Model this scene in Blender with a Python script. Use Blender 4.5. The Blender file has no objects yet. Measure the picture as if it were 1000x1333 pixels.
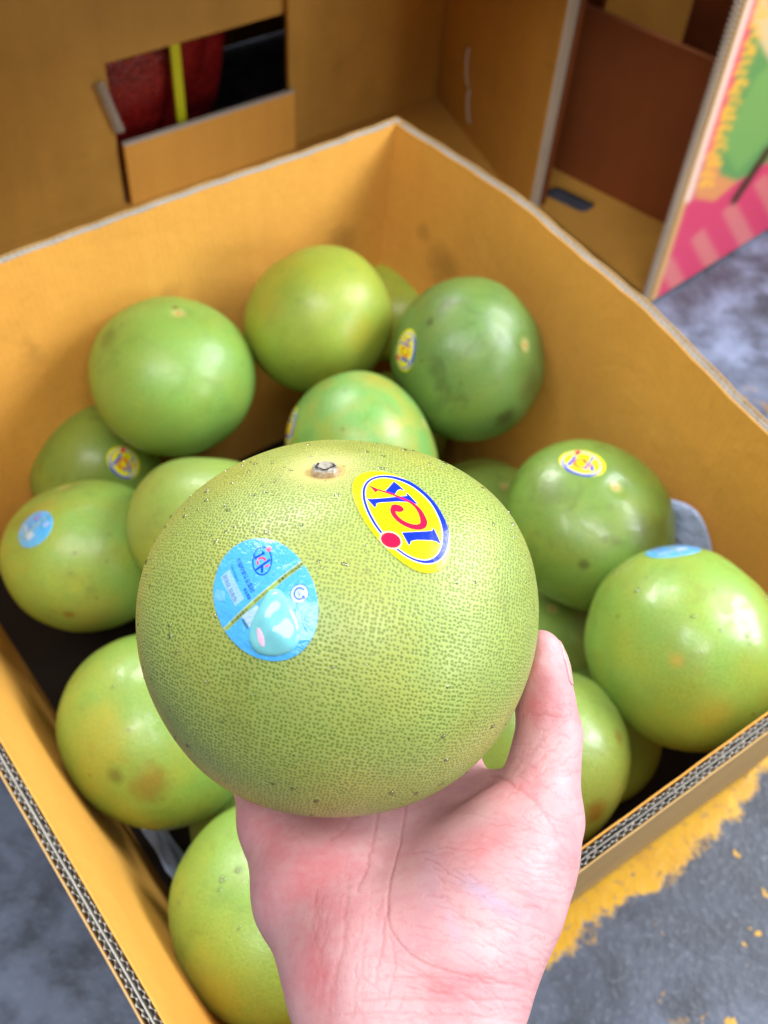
import bpy, bmesh, math, random
import numpy as np
from mathutils import Vector, Matrix
from mathutils.geometry import delaunay_2d_cdt
random.seed(7); rng = np.random.default_rng(7)
R = math.radians
scene = bpy.context.scene
COL = scene.collection

# ------------------------------------------------------------------ camera, world, lamps, exposure
F = 1404.0; PITCH = R(50.97); ROLL = R(5.234)
CAM = np.array([0, 0, 0.89])
_fw = np.array([0, math.cos(PITCH), -math.sin(PITCH)])
_u0 = np.array([0, math.sin(PITCH), math.cos(PITCH)]); _r0 = np.array([1.0, 0, 0])
RT = math.cos(ROLL) * _r0 + math.sin(ROLL) * _u0
UP = -math.sin(ROLL) * _r0 + math.cos(ROLL) * _u0
FW = _fw
cd = bpy.data.cameras.new('camera'); cam = bpy.data.objects.new('camera', cd); COL.objects.link(cam)
cam.matrix_world = Matrix(((RT[0], UP[0], -FW[0], CAM[0]), (RT[1], UP[1], -FW[1], CAM[1]), (RT[2], UP[2], -FW[2], CAM[2]), (0, 0, 0, 1)))
cd.sensor_fit = 'HORIZONTAL'; cd.sensor_width = 36.0; cd.lens = 36.0 * F / 1000.0
cd.clip_start = 0.01; cd.clip_end = 60
cd.dof.use_dof = True; cd.dof.focus_distance = 0.375; cd.dof.aperture_fstop = 17.5
scene.camera = cam
w = bpy.data.worlds.new('World'); scene.world = w; w.use_nodes = True
bg = w.node_tree.nodes['Background']; bg.inputs[0].default_value = (0.80, 0.90, 1.0, 1); bg.inputs[1].default_value = 0.11

def lamp(name, pos, target, sx, sy, power, color):
    d = bpy.data.lights.new(name, 'AREA'); d.shape = 'RECTANGLE'; d.size = sx; d.size_y = sy
    d.energy = power; d.color = color
    o = bpy.data.objects.new(name, d); COL.objects.link(o); o.location = pos
    o.rotation_euler = (Vector(target) - Vector(pos)).to_track_quat('-Z', 'Y').to_euler()
    return o
lamp('ceiling_lamp', (1.62, 1.00, 1.60), (0, 0.40, 0.25), 1.3, 0.9, 50, (0.88, 0.94, 1.0))
lamp('ceiling_lamp', (-0.98, 2.00, 1.95), (0, 0.40, 0.25), 1.2, 0.7, 42, (1.0, 0.98, 0.95))
lamp('ceiling_lamp', (-0.10, -0.40, 2.30), (0.0, 0.25, 0.2), 1.8, 0.9, 33, (0.97, 0.98, 1.0))
lamp('added_fill', (1.95, -0.35, 0.95), (0.2, 0.3, 0.15), 1.0, 0.8, 14, (0.92, 0.96, 1.0))  # low fill added to brighten the box's front right wall
scene.view_settings.view_transform = 'Standard'; scene.view_settings.look = 'None'
scene.view_settings.exposure = 0.40; scene.view_settings.gamma = 1.0

# ------------------------------------------------------------------ helpers
def ray(px, py): return FW + (px - 500) / F * RT - (py - 666.5) / F * UP
def at_z(px, py, z):
    d = ray(px, py); return CAM + d * ((z - CAM[2]) / d[2])
def at_d(px, py, dep): return CAM + ray(px, py) * dep
def at_plane(px, py, p0, n):
    d = ray(px, py); return CAM + d * (np.dot(np.asarray(p0) - CAM, n) / np.dot(d, n))
def to_px(P):
    v = np.asarray(P) - CAM; z = v @ FW
    return np.stack([500 + F * (v @ RT) / z, 666.5 - F * (v @ UP) / z], -1)
def unit(v): v = np.asarray(v, float); return v / np.linalg.norm(v)

def mesh(name, verts, faces, mat=None, smooth=True):
    me = bpy.data.meshes.new(name)
    me.from_pydata([tuple(map(float, v)) for v in verts], [], [tuple(map(int, f)) for f in faces])
    me.update()
    if smooth: me.shade_smooth()
    if mat:
        for m in (mat if isinstance(mat, (list, tuple)) else [mat]): me.materials.append(m)
    return me
def obj(name, me, parent=None):
    o = bpy.data.objects.new(name, me); COL.objects.link(o)
    if parent is not None:
        o.parent = parent
        o.matrix_parent_inverse = parent.matrix_basis.inverted()
    return o
def tag(o, label, cat, group=None, kind=None):
    o['label'] = label; o['category'] = cat
    if group: o['group'] = group
    if kind: o['kind'] = kind
    return o
def empty(name, loc): 
    o = bpy.data.objects.new(name, None); COL.objects.link(o); o.location = tuple(map(float, loc)); o.empty_display_size = .02
    return o
def attr(me, name, vals):
    a = me.attributes.new(name, 'FLOAT', 'POINT'); a.data.foreach_set('value', np.asarray(vals, np.float32).ravel())
def color_attr(me, name, rgb):
    a = me.attributes.new(name, 'FLOAT_COLOR', 'POINT')
    c = np.ones((len(rgb), 4), np.float32); c[:, :3] = rgb; a.data.foreach_set('color', c.ravel())
def lin(r, g, b):
    c = np.array([r, g, b]) / 255.0
    return tuple(np.where(c < .04045, c / 12.92, ((c + .055) / 1.055) ** 2.4))

class NT:
    """small node-tree writer"""
    def __init__(s, name):
        s.m = bpy.data.materials.new(name); s.m.use_nodes = True; s.t = s.m.node_tree
        s.b = s.t.nodes['Principled BSDF']; s.out = s.t.nodes['Material Output']
        s.tc = s.t.nodes.new('ShaderNodeTexCoord')
    def n(s, typ, **kw):
        x = s.t.nodes.new(typ)
        for k, v in kw.items(): setattr(x, k, v)
        return x
    def link(s, a, b): s.t.links.new(a, b)
    def setin(s, node, key, v):
        i = node.inputs[key]
        if isinstance(v, bpy.types.NodeSocket): s.link(v, i)
        else:
            if isinstance(v, (tuple, list)) and len(v) == 3 and i.type == 'RGBA': v = (*v, 1)
            i.default_value = v
    def p(s, **kw):
        for k, v in kw.items(): s.setin(s.b, k.replace('_', ' '), v)
    def noise(s, scale, detail=3, rough=.5, dist=0.0, vec=None, out='Fac'):
        x = s.n('ShaderNodeTexNoise'); s.link(vec or s.tc.outputs['Object'], x.inputs['Vector'])
        x.inputs['Scale'].default_value = scale; x.inputs['Detail'].default_value = detail
        x.inputs['Roughness'].default_value = rough; x.inputs['Distortion'].default_value = dist
        return x.outputs[out]
    def voro(s, scale, feature='F1', vec=None, out='Distance', rand=1.0):
        x = s.n('ShaderNodeTexVoronoi', feature=feature); s.link(vec or s.tc.outputs['Object'], x.inputs['Vector'])
        x.inputs['Scale'].default_value = scale; x.inputs['Randomness'].default_value = rand
        return x.outputs[out]
    def ramp(s, fac, stops, interp='LINEAR'):
        x = s.n('ShaderNodeValToRGB'); s.link(fac, x.inputs[0]); e = x.color_ramp.elements; x.color_ramp.interpolation = interp
        while len(e) < len(stops): e.new(0.5)
        for el, (pos, c) in zip(e, stops):
            el.position = pos; el.color = (*c, 1) if isinstance(c, (tuple, list)) else (c, c, c, 1)
        return x.outputs[0]
    def mix(s, fac, a, b, mode='MIX'):
        x = s.n('ShaderNodeMix', data_type='RGBA', blend_type=mode)
        s.setin(x, 0, fac); s.setin(x, 6, a); s.setin(x, 7, b); return x.outputs[2]
    def math(s, op, a, b=0.0, clamp=False):
        x = s.n('ShaderNodeMath', operation=op); x.use_clamp = clamp
        s.setin(x, 0, a); s.setin(x, 1, b); return x.outputs[0]
    def attr(s, name, out='Fac'):
        x = s.n('ShaderNodeAttribute'); x.attribute_name = name; return x.outputs[out]
    def bump(s, h, strength=.3, dist=.001, normal=None):
        x = s.n('ShaderNodeBump'); s.setin(x, 'Height', h); x.inputs['Strength'].default_value = strength
        x.inputs['Distance'].default_value = dist
        if normal is not None: s.link(normal, x.inputs['Normal'])
        return x.outputs[0]
    def mapping(s, scale=(1, 1, 1), rot=(0, 0, 0)):
        x = s.n('ShaderNodeMapping'); s.link(s.tc.outputs['Object'], x.inputs['Vector'])
        x.inputs['Scale'].default_value = scale; x.inputs['Rotation'].default_value = rot; return x.outputs[0]

# ------------------------------------------------------------------ materials
def peel_material(name, light, dark, yellow, brown, y_amt, b_amt, seed, cell=560, dotc=.75, rough=.36, hero=False, wet=0.0, blots=()):
    N = NT(name)
    off = N.n('ShaderNodeVectorMath', operation='ADD'); N.link(N.tc.outputs['Object'], off.inputs[0]); off.inputs[1].default_value = (seed * 1.7, seed * .9, seed * 2.3)
    V = off.outputs[0]
    # wobble so oil glands are not perfectly regular
    wob = N.n('ShaderNodeTexNoise'); N.link(V, wob.inputs['Vector']); wob.inputs['Scale'].default_value = 240
    wv = N.n('ShaderNodeVectorMath', operation='MULTIPLY_ADD'); N.link(wob.outputs['Color'], wv.inputs[0]); wv.inputs[1].default_value = (.0009,) * 3; N.link(V, wv.inputs[2])
    lam = N.n('ShaderNodeAttribute'); lam.attribute_name = 'peel_map'
    wv2 = N.n('ShaderNodeVectorMath', operation='MULTIPLY_ADD'); N.link(wob.outputs['Color'], wv2.inputs[0]); wv2.inputs[1].default_value = (.0004, .0004, 0); N.link(lam.outputs['Vector'], wv2.inputs[2])
    vn = N.n('ShaderNodeTexVoronoi', feature='F1', voronoi_dimensions='2D'); N.link(wv2.outputs[0], vn.inputs['Vector']); vn.inputs['Scale'].default_value = cell; vn.inputs['Randomness'].default_value = .55
    v1 = vn.outputs['Distance']
    big = N.noise(26, 3, .55, .2, V); mid = N.noise(70, 4, .6, .4, V); fine = N.noise(300, 2, .5, 0, V)
    # oil glands: dark round dots in a pale net; their size varies gently over the fruit
    d = N.math('ADD', v1, N.math('ADD', N.math('MULTIPLY', N.math('SUBTRACT', mid, .5), .26), N.math('MULTIPLY', N.math('SUBTRACT', fine, .5), .20)))
    gl = N.ramp(d, [(.15, 1.0), (.44, 0.0)])
    pale = N.ramp(mid, [(.3, light), (.72, tuple(c * .82 for c in light))])
    yl = N.ramp(big, [(.44, 0.0), (.68, 1.0)])
    pale = N.mix(N.math('MULTIPLY', yl, y_amt), pale, yellow)
    br = N.ramp(N.noise(34, 5, .62, .5, off.outputs[0]), [(.56, 0.0), (.76, 1.0)])
    pale = N.mix(N.math('MULTIPLY', br, b_amt), pale, brown)
    dk = N.mix(N.math('MULTIPLY', yl, .5 * y_amt), dark, tuple(a * .55 for a in yellow))
    col = N.mix(N.math('MULTIPLY', gl, dotc), pale, dk)
    st = N.attr('stem')            # paler, orange-brown skin round the stem
    col = N.mix(N.ramp(st, [(.05, 0.0), (.7, .85)]), col, lin(196, 192, 118))
    col = N.mix(N.ramp(st, [(.66, 0.0), (.90, .85)]), col, lin(196, 140, 66))
    spot = N.ramp(N.voro(38, 'F1', V), [(.03, 1.0), (.08, 0.0)])
    col = N.mix(N.math('MULTIPLY', spot, .6), col, lin(92, 80, 30))
    sc1 = N.n('ShaderNodeTexNoise'); N.link(V, sc1.inputs['Vector']); sc1.inputs['Scale'].default_value = 55; sc1.inputs['Detail'].default_value = 6; sc1.inputs['Roughness'].default_value = .7; sc1.inputs['Distortion'].default_value = 1.4
    col = N.mix(N.ramp(sc1.outputs['Fac'], [(.66, 0.0), (.74, .5)]), col, lin(150, 136, 70))       # russet scuffs
    col = N.mix(N.ramp(N.noise(19, 4, .6, .8, V), [(.6, 0.0), (.8, .4 if not hero else .2)]), col, tuple(c * .62 for c in dark))   # darker bruised areas
    for q, rad_, bc, am in blots:          # scars and ripening blushes with a place of their own
        vd = N.n('ShaderNodeVectorMath', operation='DISTANCE'); N.link(N.tc.outputs['Object'], vd.inputs[0]); vd.inputs[1].default_value = tuple(float(x) for x in q)
        m_ = N.math('ADD', N.math('DIVIDE', vd.outputs['Value'], rad_), N.math('MULTIPLY', N.math('SUBTRACT', N.noise(70, 5, .65, .6, V), .5), 1.3))
        col = N.mix(N.ramp(m_, [(.35, am), (1.05, 0.0)]), col, bc)
    N.p(Base_Color=col, Roughness=N.ramp(mid, [(.35, rough - .06), (.7, rough + .1)]), Specular_IOR_Level=.5)
    N.p(Subsurface_Weight=.06, Subsurface_Radius=(.004, .004, .0015), Subsurface_Scale=.6)
    N.p(Coat_Weight=N.math('ADD', .10, N.math('MULTIPLY', N.ramp(N.noise(48, 4, .6, .8, V), [(.48, 0.0), (.58, 1.0)]), wet)), Coat_Roughness=.25 if wet < .1 else .09)
    h = N.math('MULTIPLY', gl, -1.0); b1 = N.bump(h, .42 if hero else .25, .00035)
    b2 = N.bump(mid, .25, .0014, b1)
    N.link(b2, N.b.inputs['Normal']); N.link(N.bump(h, .15, .0003, N.bump(mid, .25, .0012)), N.b.inputs['Coat Normal'])
    return N.m

def card_material(name, base, var, stains=(), rough=.75):
    N = NT(name)
    n1 = N.noise(5, 4, .6); n2 = N.noise(220, 2, .5); n3 = N.noise(14, 4, .65, .6)
    st = N.noise(40, 3, .6, 0, N.mapping((1, 1, .05)))
    c = N.ramp(n1, [(.3, base), (.7, tuple(b * (1 - var) for b in base))])
    c = N.mix(N.math('MULTIPLY', N.ramp(n2, [(.35, 0.0), (.7, 1.0)]), .16), c, tuple(b * .6 for b in base))
    c = N.mix(N.math('MULTIPLY', N.ramp(n3, [(.62, 0.0), (.80, 1.0)]), .42), c, tuple(b * .5 for b in base))
    c = N.mix(N.math('MULTIPLY', N.ramp(st, [(.45, 0.0), (.62, 1.0)]), .07), c, tuple(min(1, b * 1.35) for b in base))
    N.p(Base_Color=c, Roughness=rough, Specular_IOR_Level=.3)
    for q, rad_ in stains:
        vd = N.n('ShaderNodeVectorMath', operation='DISTANCE'); N.link(N.tc.outputs['Object'], vd.inputs[0]); vd.inputs[1].default_value = tuple(float(x) for x in q)
        m_ = N.math('ADD', N.math('DIVIDE', vd.outputs['Value'], rad_), N.math('MULTIPLY', N.math('SUBTRACT', N.noise(60, 3, .6), .5), .9))
        c = N.mix(N.ramp(m_, [(.35, .55), (1.0, 0.0)]), c, tuple(b * .38 for b in base))
    ridge = N.math('SINE', N.math('MULTIPLY', N.attr('along'), 2 * math.pi / .0055))     # flutes telegraphing through the liner
    dent = N.noise(9, 4, .6, .5)
    c2 = N.ramp(N.noise(7, 3, .5, 1.2), [(.70, 0.0), (.78, .3)])
    N.link(N.mix(c2, c, tuple(b * .42 for b in base)), N.b.inputs['Base Color'])
    N.link(N.bump(N.math('ADD', n2, N.math('ADD', N.math('MULTIPLY', st, 1.5), N.math('MULTIPLY', ridge, .22))), .28, .0006, N.bump(dent, .22, .012)), N.b.inputs['Normal'])
    return N.m

M_in = card_material('kraft_inner', lin(232, 168, 74), .13, [(at_plane(x, y, (-.022, .92, 0), np.array([-.642, .767, 0])), r_) for x, y, r_ in ((432, 300, .028), (32, 452, .022), (215, 372, .02))] + [(at_plane(x, y, (-.022, .92, 0), np.array([.767, .642, 0])), r_) for x, y, r_ in ((585, 345, .03), (560, 300, .016))])
M_bot = card_material('kraft_gap_shade', lin(34, 26, 20), .3)  # near black: shade between the fruits painted into the bottom board
M_out = card_material('kraft_outer', lin(206, 166, 106), .15)
M_edge = card_material('kraft_cut_edge', lin(196, 186, 172), .10)
M_flute = card_material('kraft_flute', lin(208, 202, 192), .12)
M_far = card_material('kraft_dull', lin(208, 156, 72), .30, (), .40)
M_shade = card_material('kraft_inside_shade', lin(140, 76, 36), .25)  # carton inside, its shade painted in as a darker red-brown kraft

N = NT('concrete_floor')
fn1 = N.noise(3.2, 6, .62, .4); fn2 = N.noise(26, 5, .6, .3); fn3 = N.noise(160, 3, .6); fn4 = N.noise(1.7, 3, .5, .3)
fc = N.ramp(fn1, [(.33, lin(58, 62, 74)), (.52, lin(84, 90, 106)), (.68, lin(142, 154, 184))])
xs_ = N.n('ShaderNodeSeparateXYZ'); N.link(N.tc.outputs['Object'], xs_.inputs[0])
lf = N.ramp(N.math('ADD', xs_.outputs[0], N.math('MULTIPLY', N.math('SUBTRACT', N.noise(7, 4, .6), .5), .5)), [(0.0, 1.0), (.12, 0.0)])      # paler towards the left
fc = N.mix(N.math('MULTIPLY', lf, .55), fc, lin(128, 142, 168))
rtm = N.ramp(N.math('SUBTRACT', xs_.outputs[0], xs_.outputs[1]), [(0.0, 0.0), (.15, .85)])
fc = N.mix(rtm, fc, lin(46, 48, 56))       # darker towards the front right
fc = N.mix(N.ramp(fn2, [(.42, 0.0), (.66, .65)]), fc, lin(40, 42, 50))
fc = N.mix(N.ramp(fn3, [(.55, 0.0), (.78, .5)]), fc, lin(138, 142, 152))
# worn yellow line: a ragged band beside the box and flakes of it further out
pm = N.n('ShaderNodeMapping', vector_type='TEXTURE'); N.link(N.tc.outputs['Object'], pm.inputs['Vector'])
PL0 = at_z(735, 1182, 0); PL1 = at_z(1000, 965, 0); ang = math.atan2(PL1[1] - PL0[1], PL1[0] - PL0[0])
pm.inputs['Location'].default_value = (PL0[0], PL0[1], 0); pm.inputs['Rotation'].default_value = (0, 0, ang)
sx = N.n('ShaderNodeSeparateXYZ'); N.link(pm.outputs[0], sx.inputs[0])
edge = N.math('ADD', N.math('MULTIPLY', N.math('SUBTRACT', N.noise(9, 2, .5), .5), .05), N.math('MULTIPLY', N.math('SUBTRACT', N.noise(50, 5, .7), .5), .05))
dist = N.math('ADD', N.math('ABSOLUTE', sx.outputs[1]), edge)
band = N.ramp(dist, [(.025, 1.0), (.029, 0.0)])
flk = N.math('ADD', N.noise(44, 3, .55, .4), N.math('MULTIPLY', N.math('SUBTRACT', N.noise(8, 2, .5), .5), .5))
flake = N.math('MULTIPLY', N.ramp(flk, [(.645, 0.0), (.66, 1.0)]), N.math('MULTIPLY', N.ramp(N.math('ABSOLUTE', sx.outputs[1]), [(.2, 1.0), (.34, 0.0)]), N.ramp(sx.outputs[0], [(0.0, 0.0), (.05, 1.0)])))
paint = N.math('MAXIMUM', band, flake)
wear = N.ramp(N.noise(120, 4, .7), [(.56, 1.0), (.68, .2)])
pc = N.ramp(fn2, [(.3, lin(224, 172, 22)), (.7, lin(200, 146, 18))])
fc = N.mix(N.math('MULTIPLY', paint, wear), fc, pc)
N.p(Base_Color=fc, Roughness=N.ramp(fn4, [(.35, .30), (.6, .62)]), Specular_IOR_Level=.5)
N.link(N.bump(N.math('ADD', N.math('ADD', fn2, fn3), N.math('MULTIPLY', paint, .8)), .35, .002), N.b.inputs['Normal'])
M_floor = N.m

N = NT('sticker_print')
N.p(Base_Color=N.attr('print', 'Color'), Roughness=.22, Specular_IOR_Level=.5, Coat_Weight=.3, Coat_Roughness=.1)
N.link(N.bump(N.noise(260, 3, .5, .8), .22, .0006), N.b.inputs['Normal'])
M_print = N.m
N = NT('sticker_foil')
N.p(Base_Color=N.attr('print', 'Color'), Roughness=.16, Specular_IOR_Level=.6, Coat_Weight=.6, Coat_Roughness=.05)
N.link(N.bump(N.math('ADD', N.noise(150, 3, .5, 1.2), N.math('MULTIPLY', N.noise(600, 2, .5, 1.5), .3)), .55, .0011), N.b.inputs['Normal'])
M_foil = N.m
N = NT('carton_print'); N.p(Base_Color=N.attr('print', 'Color'), Roughness=.45, Specular_IOR_Level=.4); M_carton = N.m
N = NT('gel_drop'); N.p(Base_Color=lin(128, 206, 214), Roughness=.12, Specular_IOR_Level=.5, Subsurface_Weight=.3, Subsurface_Radius=(.002, .003, .003), Coat_Weight=.5, Coat_Roughness=.04); M_gel = N.m
N = NT('gel_mark'); N.p(Base_Color=lin(240, 196, 220), Roughness=.3); M_glint = N.m
N = NT('water')
gl_ = N.n('ShaderNodeBsdfGlossy'); gl_.inputs['Roughness'].default_value = .06; tr_ = N.n('ShaderNodeBsdfTransparent'); fr_ = N.n('ShaderNodeFresnel'); fr_.inputs['IOR'].default_value = 1.45
mx_ = N.n('ShaderNodeMixShader'); N.link(N.math('MULTIPLY_ADD', fr_.outputs[0], 1.6), mx_.inputs[0]); N.t.nodes[-1].inputs[2].default_value = .07
N.link(tr_.outputs[0], mx_.inputs[1]); N.link(gl_.outputs[0], mx_.inputs[2]); N.link(mx_.outputs[0], N.out.inputs['Surface']); M_water = N.m
N = NT('stem_wood')
sn = N.noise(500, 4, .6); N.p(Base_Color=N.ramp(sn, [(.3, lin(110, 100, 84)), (.55, lin(168, 162, 150)), (.8, lin(196, 192, 182))]), Roughness=.5)
N.link(N.bump(sn, .6, .001), N.b.inputs['Normal']); M_stem = N.m
N = NT('stem_crack'); N.p(Base_Color=lin(38, 30, 24), Roughness=.8); M_crack = N.m
N = NT('stem_side'); sn = N.noise(420, 3, .6); N.p(Base_Color=N.ramp(sn, [(.3, lin(150, 122, 84)), (.7, lin(190, 170, 140))]), Roughness=.3, Coat_Weight=.8, Coat_Roughness=.08); N.link(N.bump(sn, .5, .001), N.b.inputs['Normal']); M_stemside = N.m

N = NT('skin')
fl = N.attr('flush'); cr = N.attr('crease'); bl = N.attr('vein')
m1 = N.noise(48, 5, .62, .3); m2 = N.noise(320, 3, .6); m3 = N.noise(26, 3, .5)
c = N.ramp(m1, [(.3, lin(220, 172, 172)), (.7, lin(206, 146, 150))])
fl2 = N.math('MULTIPLY', fl, N.math('ADD', N.math('MULTIPLY', N.ramp(m1, [(.3, 0.0), (.7, 1.0)]), 1.0), N.math('MULTIPLY', N.ramp(m2, [(.3, 0.0), (.7, 1.0)]), .35)), True)
c = N.mix(fl2, c, lin(214, 104, 108))
c = N.mix(N.math('MULTIPLY', N.ramp(m2, [(.52, 0.0), (.75, 1.0)]), .32), c, lin(204, 120, 122))
c = N.mix(N.math('MULTIPLY', bl, .5), c, lin(170, 160, 196))
c = N.mix(N.math('MULTIPLY', cr, .38), c, lin(182, 98, 98))
N.p(Base_Color=c, Roughness=N.ramp(m1, [(.3, .40), (.7, .52)]), Specular_IOR_Level=.45, Subsurface_Weight=.22, Subsurface_Radius=(.006, .0022, .0014), Subsurface_Scale=.6)
w1 = N.n('ShaderNodeTexVoronoi', feature='DISTANCE_TO_EDGE'); N.link(N.mapping((1.0, 1.9, 1.2), (0.2, .1, .35)), w1.inputs['Vector']); w1.inputs['Scale'].default_value = 760
wr = N.ramp(w1.outputs['Distance'], [(0.0, 0.0), (.12, 1.0)])
N.link(N.bump(N.math('ADD', wr, N.math('MULTIPLY', m2, .8)), .20, .0004), N.b.inputs['Normal'])
M_skin = N.m
N = NT('nail'); N.p(Base_Color=lin(226, 172, 170), Roughness=.22, Specular_IOR_Level=.5, Subsurface_Weight=.15, Subsurface_Radius=(.003, .0015, .001)); M_nail = N.m
N = NT('staple_steel'); N.p(Base_Color=(.72, .72, .72), Metallic=.5, Roughness=.4); M_steel = N.m
N = NT('clear_tape'); N.p(Base_Color=lin(170, 166, 158), Roughness=.12, Transmission_Weight=.45, IOR=1.45); N.link(N.bump(N.noise(90, 3, .6, 1), .9, .004), N.b.inputs['Normal']); M_tape = N.m
N = NT('red_net')
rv = N.voro(120, 'DISTANCE_TO_EDGE'); rn = N.noise(18, 3)
N.p(Base_Color=N.mix(N.ramp(rv, [(.03, 1.0), (.08, 0.0)]), N.ramp(rn, [(.4, lin(84, 6, 6)), (.68, lin(124, 16, 14))]), lin(150, 32, 26)), Roughness=.35)
N.link(N.bump(rv, .6, .004), N.b.inputs['Normal']); M_net = N.m
N = NT('strap'); N.p(Base_Color=lin(190, 190, 20), Roughness=.4); M_strap = N.m
N = NT('knot_brown'); N.p(Base_Color=lin(120, 74, 28), Roughness=.8); M_stain = N.m

# ------------------------------------------------------------------ 2-D print raster (flat print for stickers and cartons)
class Canvas:
    def __init__(s, x0, y0, x1, y1, sc, bgc):
        s.x0, s.y0, s.sc = x0, y0, sc
        s.w = int((x1 - x0) * sc); s.h = int((y1 - y0) * sc)
        s.a = np.empty((s.h, s.w, 3), np.float32); s.a[:] = bgc
    def _box(s, xs, ys, pad=1):
        a = max(0, int((min(xs) - s.x0) * s.sc) - pad); b = min(s.w, int((max(xs) - s.x0) * s.sc) + pad + 1)
        c = max(0, int((min(ys) - s.y0) * s.sc) - pad); d = min(s.h, int((max(ys) - s.y0) * s.sc) + pad + 1)
        if a >= b or c >= d: return None
        X, Y = np.meshgrid((np.arange(a, b) + .5) / s.sc + s.x0, (np.arange(c, d) + .5) / s.sc + s.y0)
        return (slice(c, d), slice(a, b)), X, Y
    def put(s, sl, m, col, al=1.0):
        v = s.a[sl]; mm = (m * al)[..., None]; s.a[sl] = v * (1 - mm) + np.array(col, np.float32) * mm
    def poly(s, pts, col, al=1.0):
        pts = np.asarray(pts, float); r = s._box(pts[:, 0], pts[:, 1])
        if not r: return
        sl, X, Y = r; ins = np.zeros(X.shape, bool); n = len(pts)
        for i in range(n):
            (xa, ya), (xb, yb) = pts[i], pts[(i + 1) % n]
            if ya == yb: continue
            ins ^= ((ya > Y) != (yb > Y)) & (X < (xb - xa) * (Y - ya) / (yb - ya) + xa)
        s.put(sl, ins.astype(np.float32), col, al)
    def ell(s, c, ax, a, b, col, al=1.0, inner=None):
        ax = np.array(ax) / np.hypot(*ax); m = max(a, b)
        r = s._box((c[0] - m, c[0] + m), (c[1] - m, c[1] + m))
        if not r: return
        sl, X, Y = r; dx, dy = X - c[0], Y - c[1]; u = dx * ax[0] + dy * ax[1]; v = -dx * ax[1] + dy * ax[0]
        q = (u / a) ** 2 + (v / b) ** 2 <= 1
        if inner: q &= (((dx - inner[2]) * ax[0] + (dy - inner[3]) * ax[1]) / inner[0]) ** 2 + ((-(dx - inner[2]) * ax[1] + (dy - inner[3]) * ax[0]) / inner[1]) ** 2 > 1
        s.put(sl, q.astype(np.float32), col, al)
    def stroke(s, pts, wd, col, al=1.0):
        pts = np.asarray(pts, float); wd = np.broadcast_to(np.asarray(wd, float), (len(pts),)); W = wd.max()
        r = s._box((pts[:, 0].min() - W, pts[:, 0].max() + W), (pts[:, 1].min() - W, pts[:, 1].max() + W))
        if not r: return
        sl, X, Y = r; m = np.zeros(X.shape, bool)
        for i in range(len(pts) - 1):
            d = pts[i + 1] - pts[i]; t = np.clip(((X - pts[i, 0]) * d[0] + (Y - pts[i, 1]) * d[1]) / max(d @ d, 1e-9), 0, 1)
            m |= np.hypot(X - pts[i, 0] - t * d[0], Y - pts[i, 1] - t * d[1]) <= .5 * (wd[i] * (1 - t) + wd[i + 1] * t)
        s.put(sl, m.astype(np.float32), col, al)
    def text(s, txt, org, d, size, col, al=1.0, aspect=1.0):
        cu = bpy.data.curves.new('t', 'FONT'); cu.body = txt; cu.resolution_u = 2
        to = bpy.data.objects.new('t', cu); COL.objects.link(to)
        dg = bpy.context.evaluated_depsgraph_get(); ev = to.evaluated_get(dg); me = ev.to_mesh(); me.calc_loop_triangles()
        V = np.array([v.co[:2] for v in me.vertices]) if len(me.vertices) else np.zeros((0, 2))
        T = [t.vertices[:] for t in me.loop_triangles]; ev.to_mesh_clear(); bpy.data.objects.remove(to); bpy.data.curves.remove(cu)
        if not len(V): return
        d = unit(d); up = np.array([d[1], -d[0]])
        Q = np.array(org) + size * (V[:, :1] * aspect * d + V[:, 1:] * up)
        for t in T:
            for o_ in (0, 1.6): s.poly(Q[list(t)] + o_, col, al)
    def sample(s, P):
        k = 3; h, w_ = s.h // k, s.w // k
        if not hasattr(s, 'lo'): s.lo = s.a[:h * k, :w_ * k].reshape(h, k, w_, k, 3).mean((1, 3))
        x = np.clip((P[:, 0] - s.x0) * s.sc / k - .5, 0, w_ - 1.001); y = np.clip((P[:, 1] - s.y0) * s.sc / k - .5, 0, h - 1.001)
        i, j = x.astype(int), y.astype(int); fx, fy = (x - i)[:, None], (y - j)[:, None]
        return (s.lo[j, i] * (1 - fx) + s.lo[j, i + 1] * fx) * (1 - fy) + (s.lo[j + 1, i] * (1 - fx) + s.lo[j + 1, i + 1] * fx) * fy

def bez(p, n=14):
    p = np.array(p, float); t = np.linspace(0, 1, n)[:, None]
    if len(p) == 3: return (1 - t) ** 2 * p[0] + 2 * t * (1 - t) * p[1] + t * t * p[2]
    return (1 - t) ** 3 * p[0] + 3 * t * (1 - t) ** 2 * p[1] + 3 * t * t * (1 - t) * p[2] + t ** 3 * p[3]

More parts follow.
